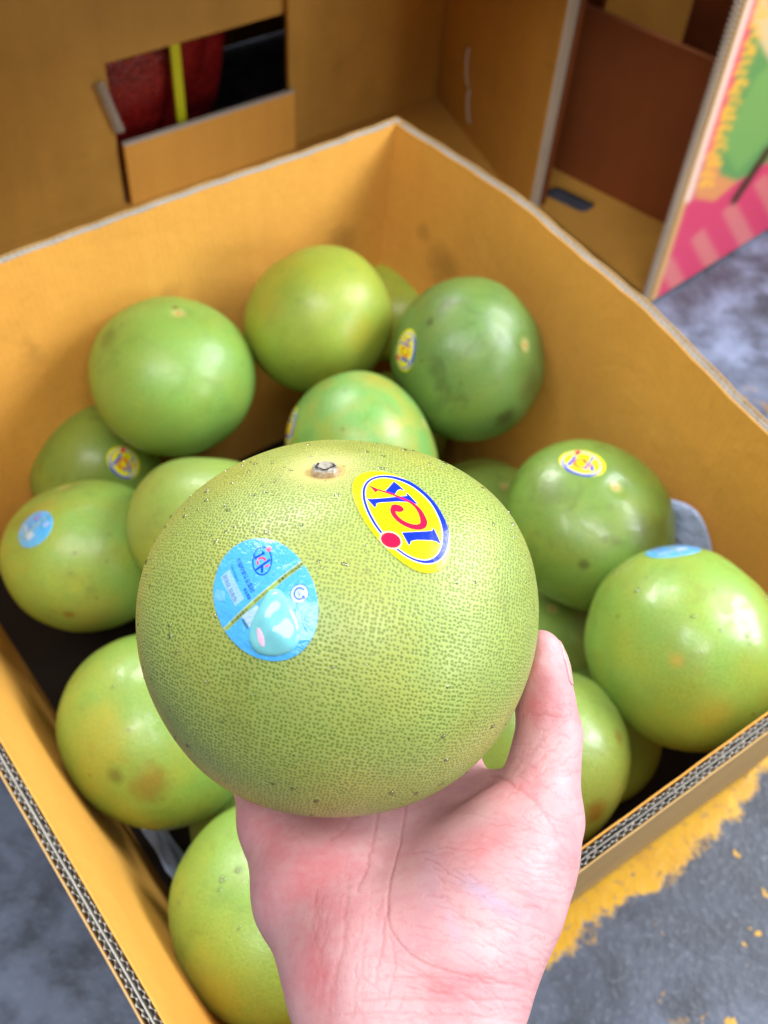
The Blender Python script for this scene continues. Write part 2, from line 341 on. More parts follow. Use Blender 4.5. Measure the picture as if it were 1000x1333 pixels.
YEL = lin(238, 230, 12); BLU = lin(14, 48, 214); RED = lin(236, 22, 66); PALE = lin(250, 246, 190)
def yellow_canvas():
    c = Canvas(0, 0, 1000, 1071, 1.1, YEL)
    ax = (-.636, -.772)
    # ring: thick towards the upper right, thin towards the lower left
    c.ell((527, 515), (.60, .80), 486, 324, PALE); c.ell((527, 515), (.60, .80), 478, 316, BLU)
    c.ell((509, 525), (.59, .81), 446, 273, PALE); c.ell((508, 526), (.59, .81), 438, 265, YEL)
    c.ell((440, 825), (1, 0), 90, 82, PALE); c.ell((440, 825), (1, 0), 81, 72, RED)
    # K
    c.poly([(190, 466), (232, 458), (330, 415), (480, 335), (500, 322), (488, 298), (498, 288), (596, 390), (575, 392), (540, 388), (440, 420), (300, 480), (274, 500), (276, 542), (262, 545)], BLU)
    c.poly([(382, 168), (476, 262), (468, 270), (440, 262), (420, 285), (398, 362), (322, 330), (345, 275)], BLU)
    # I
    c.poly([(508, 724), (560, 700), (700, 632), (745, 605), (745, 582), (756, 582), (842, 690), (832, 700), (800, 690), (760, 698), (640, 745), (596, 775), (594, 812), (582, 816)], BLU)
    # c with its long swash through the K
    arc = np.vstack([bez([(450, 492), (395, 470), (385, 560), (470, 612)], 14), bez([(470, 612), (560, 665), (690, 630), (662, 540)], 16), bez([(662, 540), (640, 470), (590, 410), (520, 388)], 14), bez([(520, 388), (400, 345), (300, 340), (225, 322)], 14)])
    wd = np.concatenate([np.linspace(40, 46, 14), np.linspace(46, 62, 16), np.linspace(62, 24, 14), np.linspace(24, 22, 14)])
    c.stroke(arc, wd, RED); c.ell((440, 495), (1, 0), 52, 40, RED)
    c.poly([(160, 278), (270, 322), (265, 345), (252, 375), (238, 360), (205, 318)], RED)
    return c
SKY = lin(80, 176, 240)
def blue_canvas():
    c = Canvas(0, 0, 1000, 1200, 1.5, SKY)
    dn = (.47, .883); nv = lin(8, 62, 190); dk = lin(52, 62, 40)
    for k in range(26):      # wavy security lines
        x0 = rng.uniform(20, 900); y0 = rng.uniform(60, 1100); r_ = rng.uniform(30, 90)
        t = np.linspace(0, rng.uniform(2, 5), 24) + rng.uniform(0, 6)
        c.stroke(np.stack([x0 + r_ * np.cos(t), y0 + r_ * np.sin(t) * .7], 1), 5, lin(110, 198, 246), .5)
    # fish-net motif
    for k in range(7):
        c.stroke([(60 + k * 14, 470 + k * 6), (30 + k * 18, 560 + k * 4)], 4, lin(150, 205, 240), .8); c.stroke([(50, 475 + k * 14), (140, 500 + k * 12)], 4, lin(150, 205, 240), .8)
    c.ell((465, 272), (.15, 1), 132, 86, nv, 1, (120, 75, 0, 0))
    c.ell((516, 172), (1, 0), 24, 24, lin(238, 100, 130))
    c.stroke([(402, 244), (472, 205)], 20, nv); c.stroke([(396, 225), (414, 262)], 9, nv); c.stroke([(462, 190), (482, 222)], 9, nv)
    c.stroke(np.vstack([bez([(492, 272), (470, 225), (410, 250), (432, 300)], 14)]), 18, lin(236, 64, 96)); 
    c.stroke([(425, 345), (528, 275)], 20, nv); c.stroke([(468, 318), (472, 372)], 20, nv); c.stroke([(500, 330), (525, 318)], 16, lin(236, 64, 96))
    c.text('中国检验认证集团', (222, 232), dn, 47, nv, 1, .93)
    c.text('China Inspect', (166, 268), dn, 38, lin(24, 112, 214), 1, .9); c.text('商品溯源', (312, 500), dn, 34, nv, 1, .8)
    c.poly([(88, 372), (170, 312), (326, 578), (246, 634)], lin(150, 196, 238))
    c.text('刮涂层 验真伪', (108, 366), dn, 46, lin(92, 122, 156), 1, .92)
    c.poly([(120, 808), (156, 832), (832, 334), (806, 296)], lin(150, 176, 92)); c.poly([(120, 808), (128, 814), (815, 306), (806, 296)], lin(190, 206, 150))
    rd = unit((-.80, .59))
    c.text('中国检验认证集团', (806, 308), rd, 32, dk, 1, 1.0); c.text('CCIC CCIC', (520, 520), rd, 34, dk, 1, .85); c.text('中国检验认证', (345, 652), rd, 32, dk, 1, .95)
    c.ell((786, 578), (1, 0), 76, 80, lin(70, 120, 214)); c.ell((786, 578), (1, 0), 68, 72, lin(190, 214, 244))
    c.stroke([(786 + 42 * math.cos(t), 578 + 46 * math.sin(t)) for t in np.linspace(.5, 5.6, 30)], 14, lin(30, 90, 210)); c.stroke([(812, 606), (826, 618)], 16, lin(30, 90, 210))
    c.text('CIC', (766, 566), dn, 26, lin(50, 96, 180))
    c.poly([(300, 720), (440, 640), (560, 800), (420, 900)], lin(176, 208, 240))
    c.text('00000', (296, 752), unit((.5, .86)), 36, dk)
    c.stroke([(640, 548), (700, 640), (752, 720)], 6, dk, .7)
    return c
CV_Y = yellow_canvas(); CV_B = blue_canvas()

# ------------------------------------------------------------------ pomelos
def value_noise(P, seed, freq):
    """cheap smooth 3-D noise: a few random plane waves"""
    r = np.random.default_rng(seed); s = np.zeros(len(P))
    for k in range(9):
        d = unit(r.normal(size=3)); s += np.sin(P @ d * freq * r.uniform(.6, 1.5) + r.uniform(0, 6.28))
    return s / 9 * 1.6
class Fruit:
    def __init__(s, C, rad, axis, seed, oblate=.06, neck=.02, lump=.018, dimple=.03, stw=.0035, extra=None):
        s.extra = extra
        s.stw = stw
        s.C = np.asarray(C, float); s.rad = rad; s.ax = unit(axis); s.seed = seed; s.ob, s.nk, s.lp, s.dp = oblate, neck, lump, dimple
    def r(s, D):
        c = D @ s.ax
        q = s.rad * (1 - s.ob * c * c - s.nk * (c > 0) * c ** 3 + s.lp * value_noise(D, s.seed, 1.9) + s.lp * .25 * value_noise(D, s.seed + 5, 7))
        q -= s.rad * s.dp * np.exp(-(1 - c) / .010)
        q -= s.rad * .012 * np.exp(-(1 + c) / .01)
        if s.extra is not None: q = q * s.extra(D, c)
        return q
    def pt(s, D, off=0.0): 
        D = D / np.linalg.norm(D, axis=-1, keepdims=True); return s.C + D * (s.r(D) + off)[..., None]
    def normal(s, d):
        d = unit(d); t1 = unit(np.cross(d, [.3, .5, .8])); t2 = np.cross(d, t1); e = 1e-3
        D = np.array([d + e * t1, d - e * t1, d + e * t2, d - e * t2]); P = s.pt(D)
        n = unit(np.cross(P[0] - P[1], P[2] - P[3])); return n if n @ d > 0 else -n
    def hit(s, px, py):
        d = unit(ray(px, py)); t = (s.C - CAM) @ d - s.rad * 1.15
        for _ in range(60):
            q = CAM + d * t - s.C; L = np.linalg.norm(q); gap = L - s.r((q / L)[None])[0]
            if gap < 1e-5: break
            t += gap * .8
        return CAM + d * t
    def build(s, mat, nseg=96, parent=None):
        nl = nseg // 2
        t1 = unit(np.cross(s.ax, [.31, .9, .2])); t2 = np.cross(s.ax, t1)
        th = np.concatenate([np.linspace(0, .35, nl // 3)[:-1], np.linspace(.35, math.pi, nl)]) ; ph = np.arange(nseg) / nseg * 2 * math.pi
        D = [s.ax]
        T, Ph = np.meshgrid(th[1:-1], ph, indexing='ij')
        D = np.vstack([s.ax[None], (np.cos(T)[..., None] * s.ax + np.sin(T)[..., None] * (np.cos(Ph)[..., None] * t1 + np.sin(Ph)[..., None] * t2)).reshape(-1, 3), -s.ax[None]])
        P = s.pt(D) - s.C; n = len(th) - 2; f = []
        for j in range(nseg): f.append((0, 1 + j, 1 + (j + 1) % nseg))
        for i in range(n - 1):
            a = 1 + i * nseg; b = a + nseg
            for j in range(nseg): k = (j + 1) % nseg; f.append((a + j, b + j, b + k, a + k))
        a = 1 + (n - 1) * nseg; last = 1 + n * nseg
        for j in range(nseg): f.append((a + j, last, a + (j + 1) % nseg))
        me = mesh('pomelo', P, f, mat); d0 = unit(CAM - s.C); u1 = unit(np.cross(d0, [.1, .3, .9])); u2 = np.cross(d0, u1)
        k = np.sqrt(2 / np.maximum(1 + D @ d0, .02)); a_ = me.attributes.new('peel_map', 'FLOAT_VECTOR', 'POINT')
        a_.data.foreach_set('vector', np.stack([k * (D @ u1) * s.rad, k * (D @ u2) * s.rad, np.zeros(len(D))], 1).astype(np.float32).ravel())
        attr(me, 'stem', np.exp(-(1 - D @ s.ax) / s.stw))
        o = obj('pomelo', me); o.location = tuple(s.C); s.o = o; bpy.context.view_layer.update(); return o
    def local(s, me_name, V, faces, mat, name):
        me = mesh(me_name, V - s.C, faces, mat); o = bpy.data.objects.new(name, me); COL.objects.link(o); o.parent = s.o; return o
    def add_sticker(s, px, py, du_px, a, b, canvas, center, cax, ca, cb, mat, rings=40, segs=120, off=.0003, crinkle=.0, name='sticker'):
        p = s.hit(px, py); n = s.normal(p - s.C)
        q = at_plane(px + du_px[0] * 6, py + du_px[1] * 6, p, n); u = unit(q - p); v = np.cross(n, u)
        return s._sticker(p, n, u, v, a, b, canvas, center, cax, ca, cb, mat, rings, segs, off, crinkle, name)
    def _sticker(s, p, n, u, v, a, b, canvas, center, cax, ca, cb, mat, rings, segs, off, crinkle, name):
        rr = np.concatenate([[0], np.linspace(0, 1, rings + 1)[1:]]); th = np.arange(segs) / segs * 2 * math.pi
        UV = [(0., 0.)] + [(r_ * math.cos(t), r_ * math.sin(t)) for r_ in rr[1:] for t in th]; UV = np.array(UV)
        Q = p + (UV[:, :1] * a) * u + (UV[:, 1:] * b) * v
        o_ = off + crinkle * np.abs(value_noise(Q, 3, 330)) 
        V = s.pt(Q - s.C); D = (Q - s.C) / np.linalg.norm(Q - s.C, axis=1, keepdims=True); V = V + D * (np.broadcast_to(o_, (len(V),)))[:, None]
        cu = unit(cax); cv = np.array([cu[1], -cu[0]])
        cols = canvas.sample(np.array(center) + UV[:, :1] * ca * cu + UV[:, 1:] * cb * cv)
        f = [(0, 1 + j, 1 + (j + 1) % segs) for j in range(segs)]
        for i in range(rings - 1):
            A = 1 + i * segs; B = A + segs
            f += [(A + j, B + j, B + (j + 1) % segs, A + (j + 1) % segs) for j in range(segs)]
        # skirt so the film has an edge that meets the peel
        L = len(V); rim = V[-segs:] - D[-segs:] * (off + .0004); V = np.vstack([V, rim]); cols = np.vstack([cols, cols[-segs:]])
        A = L - segs; f += [(A + j, L + j, L + (j + 1) % segs, A + (j + 1) % segs) for j in range(segs)]
        o = s.local(name, V, f, mat, name); color_attr(o.data, 'print', cols); s.frame = (p, n, u, v); return o
    def add_drops(s, count, rmin, rmax, where=None, seed=1):
        r = np.random.default_rng(seed); Vs, Fs = [], []; base = 0; made = 0; tries = 0
        while made < count and tries < count * 30:
            tries += 1
            d = unit(r.normal(size=3))
            if d @ unit(CAM - s.C) < .05: continue
            if where and not where(to_px(s.pt(d[None])[0]), r): continue
            n = s.normal(d); p = s.pt(d[None])[0]; t1 = unit(np.cross(n, [.2, .7, .5])); t2 = np.cross(n, t1)
            q = rmin * (rmax / rmin) ** (r.random() ** 2.2); e = r.uniform(.75, 1.35); hgt = q * r.uniform(.4, .65); rot = r.uniform(0, 6.28); c_, s_ = math.cos(rot), math.sin(rot)
            V = [p + n * hgt]
            for k in (.5, .85, 1.0):
                for j in range(10):
                    a_ = j / 10 * 6.2832; x, y = q * k * e * math.cos(a_), q * k / e * math.sin(a_)
                    V.append(p + t1 * (c_ * x - s_ * y) + t2 * (s_ * x + c_ * y) + n * (hgt * (1 - k * k) - .00012))
            f = [(0, 1 + j, 1 + (j + 1) % 10) for j in range(10)]
            for i in range(2):
                A = 1 + 10 * i; f += [(A + j, A + 10 + j, A + 10 + (j + 1) % 10, A + (j + 1) % 10) for j in range(10)]
            f.append(tuple(21 + j for j in range(9, -1, -1)))
            Vs += V; Fs += [tuple(x + base for x in t) for t in f]; base += len(V); made += 1
        if Vs:
            o = s.local('water_droplets', np.array(Vs), Fs, M_water, 'water_droplets'); o['kind'] = 'stuff'; return o

# hero fruit, stem end up and a little towards the camera
HC = at_d(438, 801, .383)
HAX = unit(.875 * UP - .49 * FW - .04 * RT)
def hero_form(D, c):
    b = unit(.72 * RT + .55 * UP - .32 * FW); b2 = unit(-.9 * RT - .1 * UP - .2 * FW)
    return 1 + .040 * np.exp(-((c + .60) / .24) ** 2) + .052 * np.exp(-(1 - D @ b) / .10) - .012 * np.exp(-(1 - D @ b2) / .08)
hero = Fruit(HC, .0703, HAX, 11, oblate=.135, neck=.03, lump=.018, extra=hero_form, dimple=.035, stw=.020)
M_hero = peel_material('peel_held', lin(166, 182, 92), lin(92, 118, 34), lin(180, 176, 76), lin(126, 128, 54), .5, .4, 3, cell=735, dotc=.76, rough=.40, hero=True)
hero.build(M_hero, 320)
tag(hero.o, 'large pomelo held up on the palm, with one yellow and one blue oval sticker', 'pomelo')
# stem stub
def stem_part(fr, rad=.0046, hgt=.0040):
    t1 = unit(np.cross(fr.ax, RT)); t2 = np.cross(fr.ax, t1); base = fr.pt(fr.ax[None])[0] - fr.ax * .0012
    prof = [(1.12, 0), (1.08, .35), (.98, .7), (.9, .92), (.75, 1.0), (.4, 1.06), (0, 1.04)]; n = 28; V = []; f = []
    for i, (r_, h_) in enumerate(prof[:-1]):
        for j in range(n):
            a_ = j / n * 6.2832; wv = 1 + .07 * math.sin(3 * a_ + i) + .05 * math.sin(7 * a_)
            V.append(base + rad * r_ * wv * (math.cos(a_) * t1 + math.sin(a_) * t2) + fr.ax * hgt * (h_ + .06 * math.sin(2 * a_) * (i > 2)))
    V.append(base + fr.ax * hgt * 1.05)
    for i in range(len(prof) - 2):
        for j in range(n): f.append((i * n + j, i * n + (j + 1) % n, (i + 1) * n + (j + 1) % n, (i + 1) * n + j))
    f += [((len(prof) - 2) * n + j, (len(prof) - 2) * n + (j + 1) % n, len(V) - 1) for j in range(n)]
    o = fr.local('stem', np.array(V), f, [M_stem, M_stemside], 'stem'); o['label'] = 'short cut grey stem stub'
    for k, pl in enumerate(o.data.polygons): pl.material_index = 1 if k < 3 * n else 0
    # ring crack on the cut face
    top = base + fr.ax * hgt * 1.03; pts = [(.62 * math.cos(a_) * (1 + .12 * math.sin(5 * a_)), .62 * math.sin(a_) * (1 + .1 * math.cos(4 * a_))) for a_ in np.linspace(-.3, 3.9, 26)]
    V, f = [], []
    for i, (x, y) in enumerate(pts):
        for q in (.86, 1.14):
            V.append(top + rad * q * (x * t2 * -1 + y * -t1) + fr.ax * .0003)
        if i: f.append((2 * i - 2, 2 * i - 1, 2 * i + 1, 2 * i))
    c = bpy.data.objects.new('crack', mesh('crack', np.array(V) - fr.C, f, M_crack)); COL.objects.link(c); c.parent = o
stem_part(hero)
ys = hero.add_sticker(525, 669, (-.575, -.818), .0236, .0128, CV_Y, (495, 530), (-.636, -.772), 568, 330, M_print, 130, 360, .00035, .00012)
ys['label'] = 'yellow oval sticker with blue and red ick lettering'
bs = hero.add_sticker(342, 778, (.475, .88), .0215, .0156, CV_B, (480, 585), (.475, .88), 562, 420, M_foil, 150, 400, .00035, .00030)
bs['label'] = 'shiny blue oval sticker with small print and a teal drop'
# teal gel drop on the blue sticker
def gel_drop():
    out = np.array([(572, 508), (520, 525), (482, 590), (440, 680), (392, 780), (366, 880), (362, 960), (390, 1030), (440, 1075), (520, 1096), (610, 1098), (700, 1070), (765, 1020), (802, 950), (808, 870), (786, 780), (740, 680), (690, 590), (640, 528), (600, 508)], float)
    out = out / 6.667 + np.array([270, 690]); cen = np.array([358, 818])
    # closed smooth outline
    n = 96; m = len(out); t = np.linspace(0, m, n, endpoint=False); i = t.astype(int); fr_ = (t - i)[:, None]
    p0, p1, p2, p3 = out[(i - 1) % m], out[i % m], out[(i + 1) % m], out[(i + 2) % m]
    O = .5 * ((2 * p1) + (-p0 + p2) * fr_ + (2 * p0 - 5 * p1 + 4 * p2 - p3) * fr_ ** 2 + (-p0 + 3 * p1 - 3 * p2 + p3) * fr_ ** 3)
    V = []; K = 14
    P0 = hero.hit(*cen); nn = hero.normal(P0 - hero.C)
    for k in range(K + 1):
        q = k / K
        for e in O:
            px = cen + (e - cen) * q; P = at_plane(px[0], px[1], P0, nn); d = unit(P - hero.C)
            h = .0021 * math.sqrt(max(0, 1 - q ** 3)) + .0007 * (1 - q)
            h += .0004 * (1 - q ** 4) * (math.sin(px[0] * .13 + 1.3) * math.cos(px[1] * .11 + .4) + .35 * math.sin(px[0] * .2 + px[1] * .16))
            V.append(hero.pt(d[None])[0] + d * (h + (.0006 if k < K else .0002)))
            if k == 0: break
    f = [(0, 1 + j, 1 + (j + 1) % n) for j in range(n)]
    for k in range(K - 1):
        A = 1 + k * n; f += [(A + j, A + n + j, A + n + (j + 1) % n, A + (j + 1) % n) for j in range(n)]
    V = np.array(V); me = mesh('gel_drop', V - hero.C, [t[::-1] for t in f], M_gel)
    o = bpy.data.objects.new('gel_drop', me); COL.objects.link(o); o.parent = bs
    bm_ = bmesh.new(); bm_.from_mesh(me); bmesh.ops.recalc_face_normals(bm_, faces=bm_.faces); bm_.to_mesh(me); bm_.free(); me.shade_smooth()
    # pink streak: the drop's highlight painted on as a thin patch
    stp = np.array([(438, 848), (452, 880), (462, 920), (470, 960), (484, 1010)], float) / 6.667 + np.array([270, 690]); wd = [1.5, 3.2, 4.0, 4.4, 2.0]
    V2, f2 = [], []
    from mathutils.bvhtree import BVHTree
    bv = BVHTree.FromPolygons([Vector(v) for v in V], f)
    for i, (x, y) in enumerate(stp):
        for sg in (-1, -.4, .4, 1):
            hit = bv.ray_cast(Vector(CAM), Vector(unit(ray(x + sg * wd[i] , y))))
            h = np.array(hit[0]) if hit[0] is not None else hero.hit(x + sg * wd[i], y); V2.append(h + unit(h - hero.C) * (.00012 + .00015 * (abs(sg) < .9)))
        if i: f2 += [(4 * i - 4 + k, 4 * i - 3 + k, 4 * i + 1 + k, 4 * i + k) for k in range(3)]
    m = bpy.data.objects.new('gel_mark', mesh('gel_mark', np.array(V2) - hero.C, f2, M_glint)); COL.objects.link(m); m.parent = bs
gel_drop()
def hero_where(px, r):
    d = np.hypot(px[0] - 640, px[1] - 690)
    top = px[1] < 760
    for cx, cy, q in ((524, 674, 60), (342, 778, 55)):
        if np.hypot(px[0] - cx, px[1] - cy) < q: return r.random() < .05
    return r.random() < (.9 if top else .25)
hero.add_drops(560, .00026, .0012, hero_where, 5)

# fruits in the box: centre px, radius px, real radius, look
LK = {  # light, dark, yellow, brown, yellow amount, brown amount
 'g': (lin(146, 180, 86), lin(90, 132, 40), lin(160, 176, 62), lin(104, 104, 40), .4, .35),
 'yg': (lin(166, 188, 74), lin(118, 150, 36), lin(186, 184, 58), lin(140, 130, 46), .7, .25),
 'dg': (lin(116, 150, 72), lin(72, 106, 34), lin(134, 150, 54), lin(70, 74, 30), .4, .8),
 'mix': (lin(128, 178, 92), lin(80, 134, 44), lin(180, 172, 62), lin(146, 118, 46), .75, .3),
 'do': (lin(126, 152, 66), lin(80, 112, 34), lin(146, 156, 56), lin(84, 82, 30), .5, .7),
 'ol': (lin(148, 182, 82), lin(94, 134, 40), lin(168, 172, 62), lin(118, 104, 38), .5, .4)}
G = 'pomelos piled in the open cardboard box'
SPEC = [
 ('A', 228, 488, 105, .070, 'g', (.1, .2, 1), 'smooth mid green pomelo by the left rear wall, with two pale shines and no sticker'),
 ('B', 415, 416, 100, .069, 'yg', (-.5, .5, .6), 'yellowish green pomelo nearest the rear corner of the box, no sticker'),
 ('C', 612, 469, 106, .071, 'dg', (.6, -.3, .6), 'dark green bruised pomelo near the rear corner, yellow sticker on its left edge'),
 ('D', 476, 588, 106, .067, 'mix', (.8, .2, .5), 'green pomelo with an orange blush, showing just above the held pomelo'),
 ('E', 122, 609, 87, .0635, 'do', (-.7, .1, .6), 'shaded dark green pomelo low in the left rear, half under its neighbours'),
 ('F', 113, 721, 107, .066, 'ol', (-.3, .5, .7), 'green pomelo at the left wall with a round blue sticker'),
 ('G', 285, 692, 117, .069, 'g', (.2, .8, .5), 'plain pale green pomelo partly hidden behind the left shoulder of the held pomelo'),
 ('H', 770, 680, 115, .071, 'do', (.15, -.1, 1), 'dark green pomelo at the right wall with yellow sticker on top'),
 ('I', 893, 842, 134, .073, 'ol', (.5, .6, .6), 'big light green pomelo at the right with a blue sticker at its top'),
 ('J', 705, 987, 121, .065, 'g', (.9, -.3, -.4), 'wet green pomelo with a brown blotch, behind the thumb'),
 ('K', 209, 950, 126, .070, 'ol', (-.6, -.3, -.6), 'olive yellow pomelo with a brown scarred end, by the front left wall'),
 ('L', 368, 1180, 150, .074, 'g', (.1, .3, .95), 'wet bright green pomelo at the front corner, left of the wrist'),
 ('N', 640, 682, 85, .0620, 'g', (.1, .1, 1), 'small dark gap-filling pomelo low between the held pomelo and the right wall'),
 ('O', 690, 840, 92, .0620, 'g', (.2, .1, 1), 'deep lying pomelo seen as a green sliver above the thumb tip'),
 ('P', 515, 405, 72, .0580, 'yg', (.2, .1, 1), 'pomelo peeking out low in the rear corner between two others'),
]
BR_, OR_, DK_ = (128, 96, 34), (206, 156, 58), (74, 76, 30)
BLOT = {'J': [(776, 1058, .013, BR_, .8), (806, 960, .007, BR_, .5)], 'K': [(196, 1022, .018, BR_, .65), (130, 960, .03, OR_, .18), (150, 1010, .008, DK_, .6)],
        'C': [(658, 545, .013, DK_, .8), (690, 500, .02, DK_, .5), (560, 420, .005, DK_, .7)], 'D': [(552, 530, .026, OR_, .6), (480, 492, .02, OR_, .22)],
        'H': [(848, 700, .026, DK_, .6), (718, 640, .016, DK_, .35), (760, 735, .006, DK_, .7)], 'F': [(120, 795, .03, OR_, .22), (90, 800, .006, BR_, .7), (60, 660, .012, OR_, .22)],
        'I': [(880, 860, .007, OR_, .45), (930, 930, .02, OR_, .18)], 'A': [(140, 440, .014, DK_, .4), (228, 400, .004, BR_, .8)], 'B': [(350, 400, .02, OR_, .22), (470, 440, .022, OR_, .18)], 'L': [(270, 1290, .03, OR_, .18)]}
FR = {}
for i, (k, px, py, rp, rr_, look, ax, label) in enumerate(SPEC):
    l, d, y, b, ya, ba = LK[look]
    js = 1 + .06 * math.sin(i * 2.3); jt = 1 + .06 * math.cos(i * 1.7)
    l = (l[0] * js, l[1] * jt, l[2]); d = (d[0] * js, d[1] * jt, d[2])
    fr = Fruit(at_d(px, py, F * rr_ / rp), rr_, ax, 40 + i, oblate=.15 if k == 'H' else .03 + .06 * abs(math.sin(i * 1.9)), neck=.02 + .10 * abs(math.sin(i * 2.7 + .5)), lump=.075, dimple=.025)
    bl_ = [(fr.hit(x, y_) - fr.C, r_, lin(*c_), am) for x, y_, r_, c_, am in BLOT.get(k, ())]
    mat = peel_material('peel_' + look, l, d, y, b, ya, ba, 11 + i * 1.37, cell=560, dotc=.62, rough=.40, blots=bl_, wet=.55 if k in 'IJLKH' else .15)
    fr.build(mat, 112 if k in 'FGIJKL' else 80); tag(fr.o, label, 'pomelo', G); FR[k] = fr
LOW = [(.0, .775), (.095, .665), (-.27, .58), (-.15, .62), (-.03, .68), (.14, .59), (-.14, .46), (-.02, .50), (.10, .47), (.19, .44), (-.07, .34), (.05, .34), (.0, .26)]
ml = peel_material('peel_low', *LK['g'], 77, cell=520, dotc=.5)
lowf = Fruit((0, 0, 0), .060, (.3, .2, 1), 90, .03, .03, .014, .02)
for i, (x, y) in enumerate(LOW):
    if i == 0: lowf.build(ml, 56); o = lowf.o
    else: o = lowf.o.copy(); COL.objects.link(o)
    o.location = (x, y, .073); o.rotation_euler = (i, i * 2, i * 3)
    tag(o, 'pomelo of the shaded bottom layer, almost hidden under the others in the box', 'pomelo', 'pomelos of the bottom layer')
def yst(k, px, py, du, a=.0185, b=.0135): 
    o = FR[k].add_sticker(px, py, du, a, b, CV_Y, (495, 530), (-.636, -.772), 568, 330, M_print, 40, 96, .0004); o['label'] = 'yellow oval sticker with red and blue lettering'
def bst(k, px, py, du, a=.0185, b=.015):
    o = FR[k].add_sticker(px, py, du, a, b, CV_B, (480, 585), (.475, .88), 562, 420, M_foil, 40, 96, .0004); o['label'] = 'small blue oval sticker'
yst('C', 527, 456, (.15, -1)); yst('H', 758, 602, (.97, .25)); yst('D', 376, 556, (.2, -1)); yst('E', 162, 602, (.8, .5))
bst('F', 44, 688, (.3, .9), .0150, .0165); bst('I', 876, 714, (1, -.15), .020, .016)
FR['J'].add_drops(16, .0008, .0028, None, 3); FR['L'].add_drops(20, .0008, .0026, lambda p, r: p[0] < 360, 4)
FR['I'].add_drops(26, .0007, .0024, lambda p, r: p[1] < 860, 6); FR['K'].add_drops(8, .0006, .0016, None, 7)
FR['F'].add_drops(6, .0008, .0026, None, 8); FR['H'].add_drops(8, .0007, .002, None, 9); FR['A'].add_drops(5, .0006, .0014, None, 10)

# ------------------------------------------------------------------ floor
fl = obj('floor', mesh('floor', [(-6, -5, 0), (6, -5, 0), (6, 7, 0), (-6, 7, 0)], [(0, 1, 2, 3)], M_floor, False)); fl['kind'] = 'structure'; fl['label'] = 'dark worn concrete floor with a flaking yellow line'

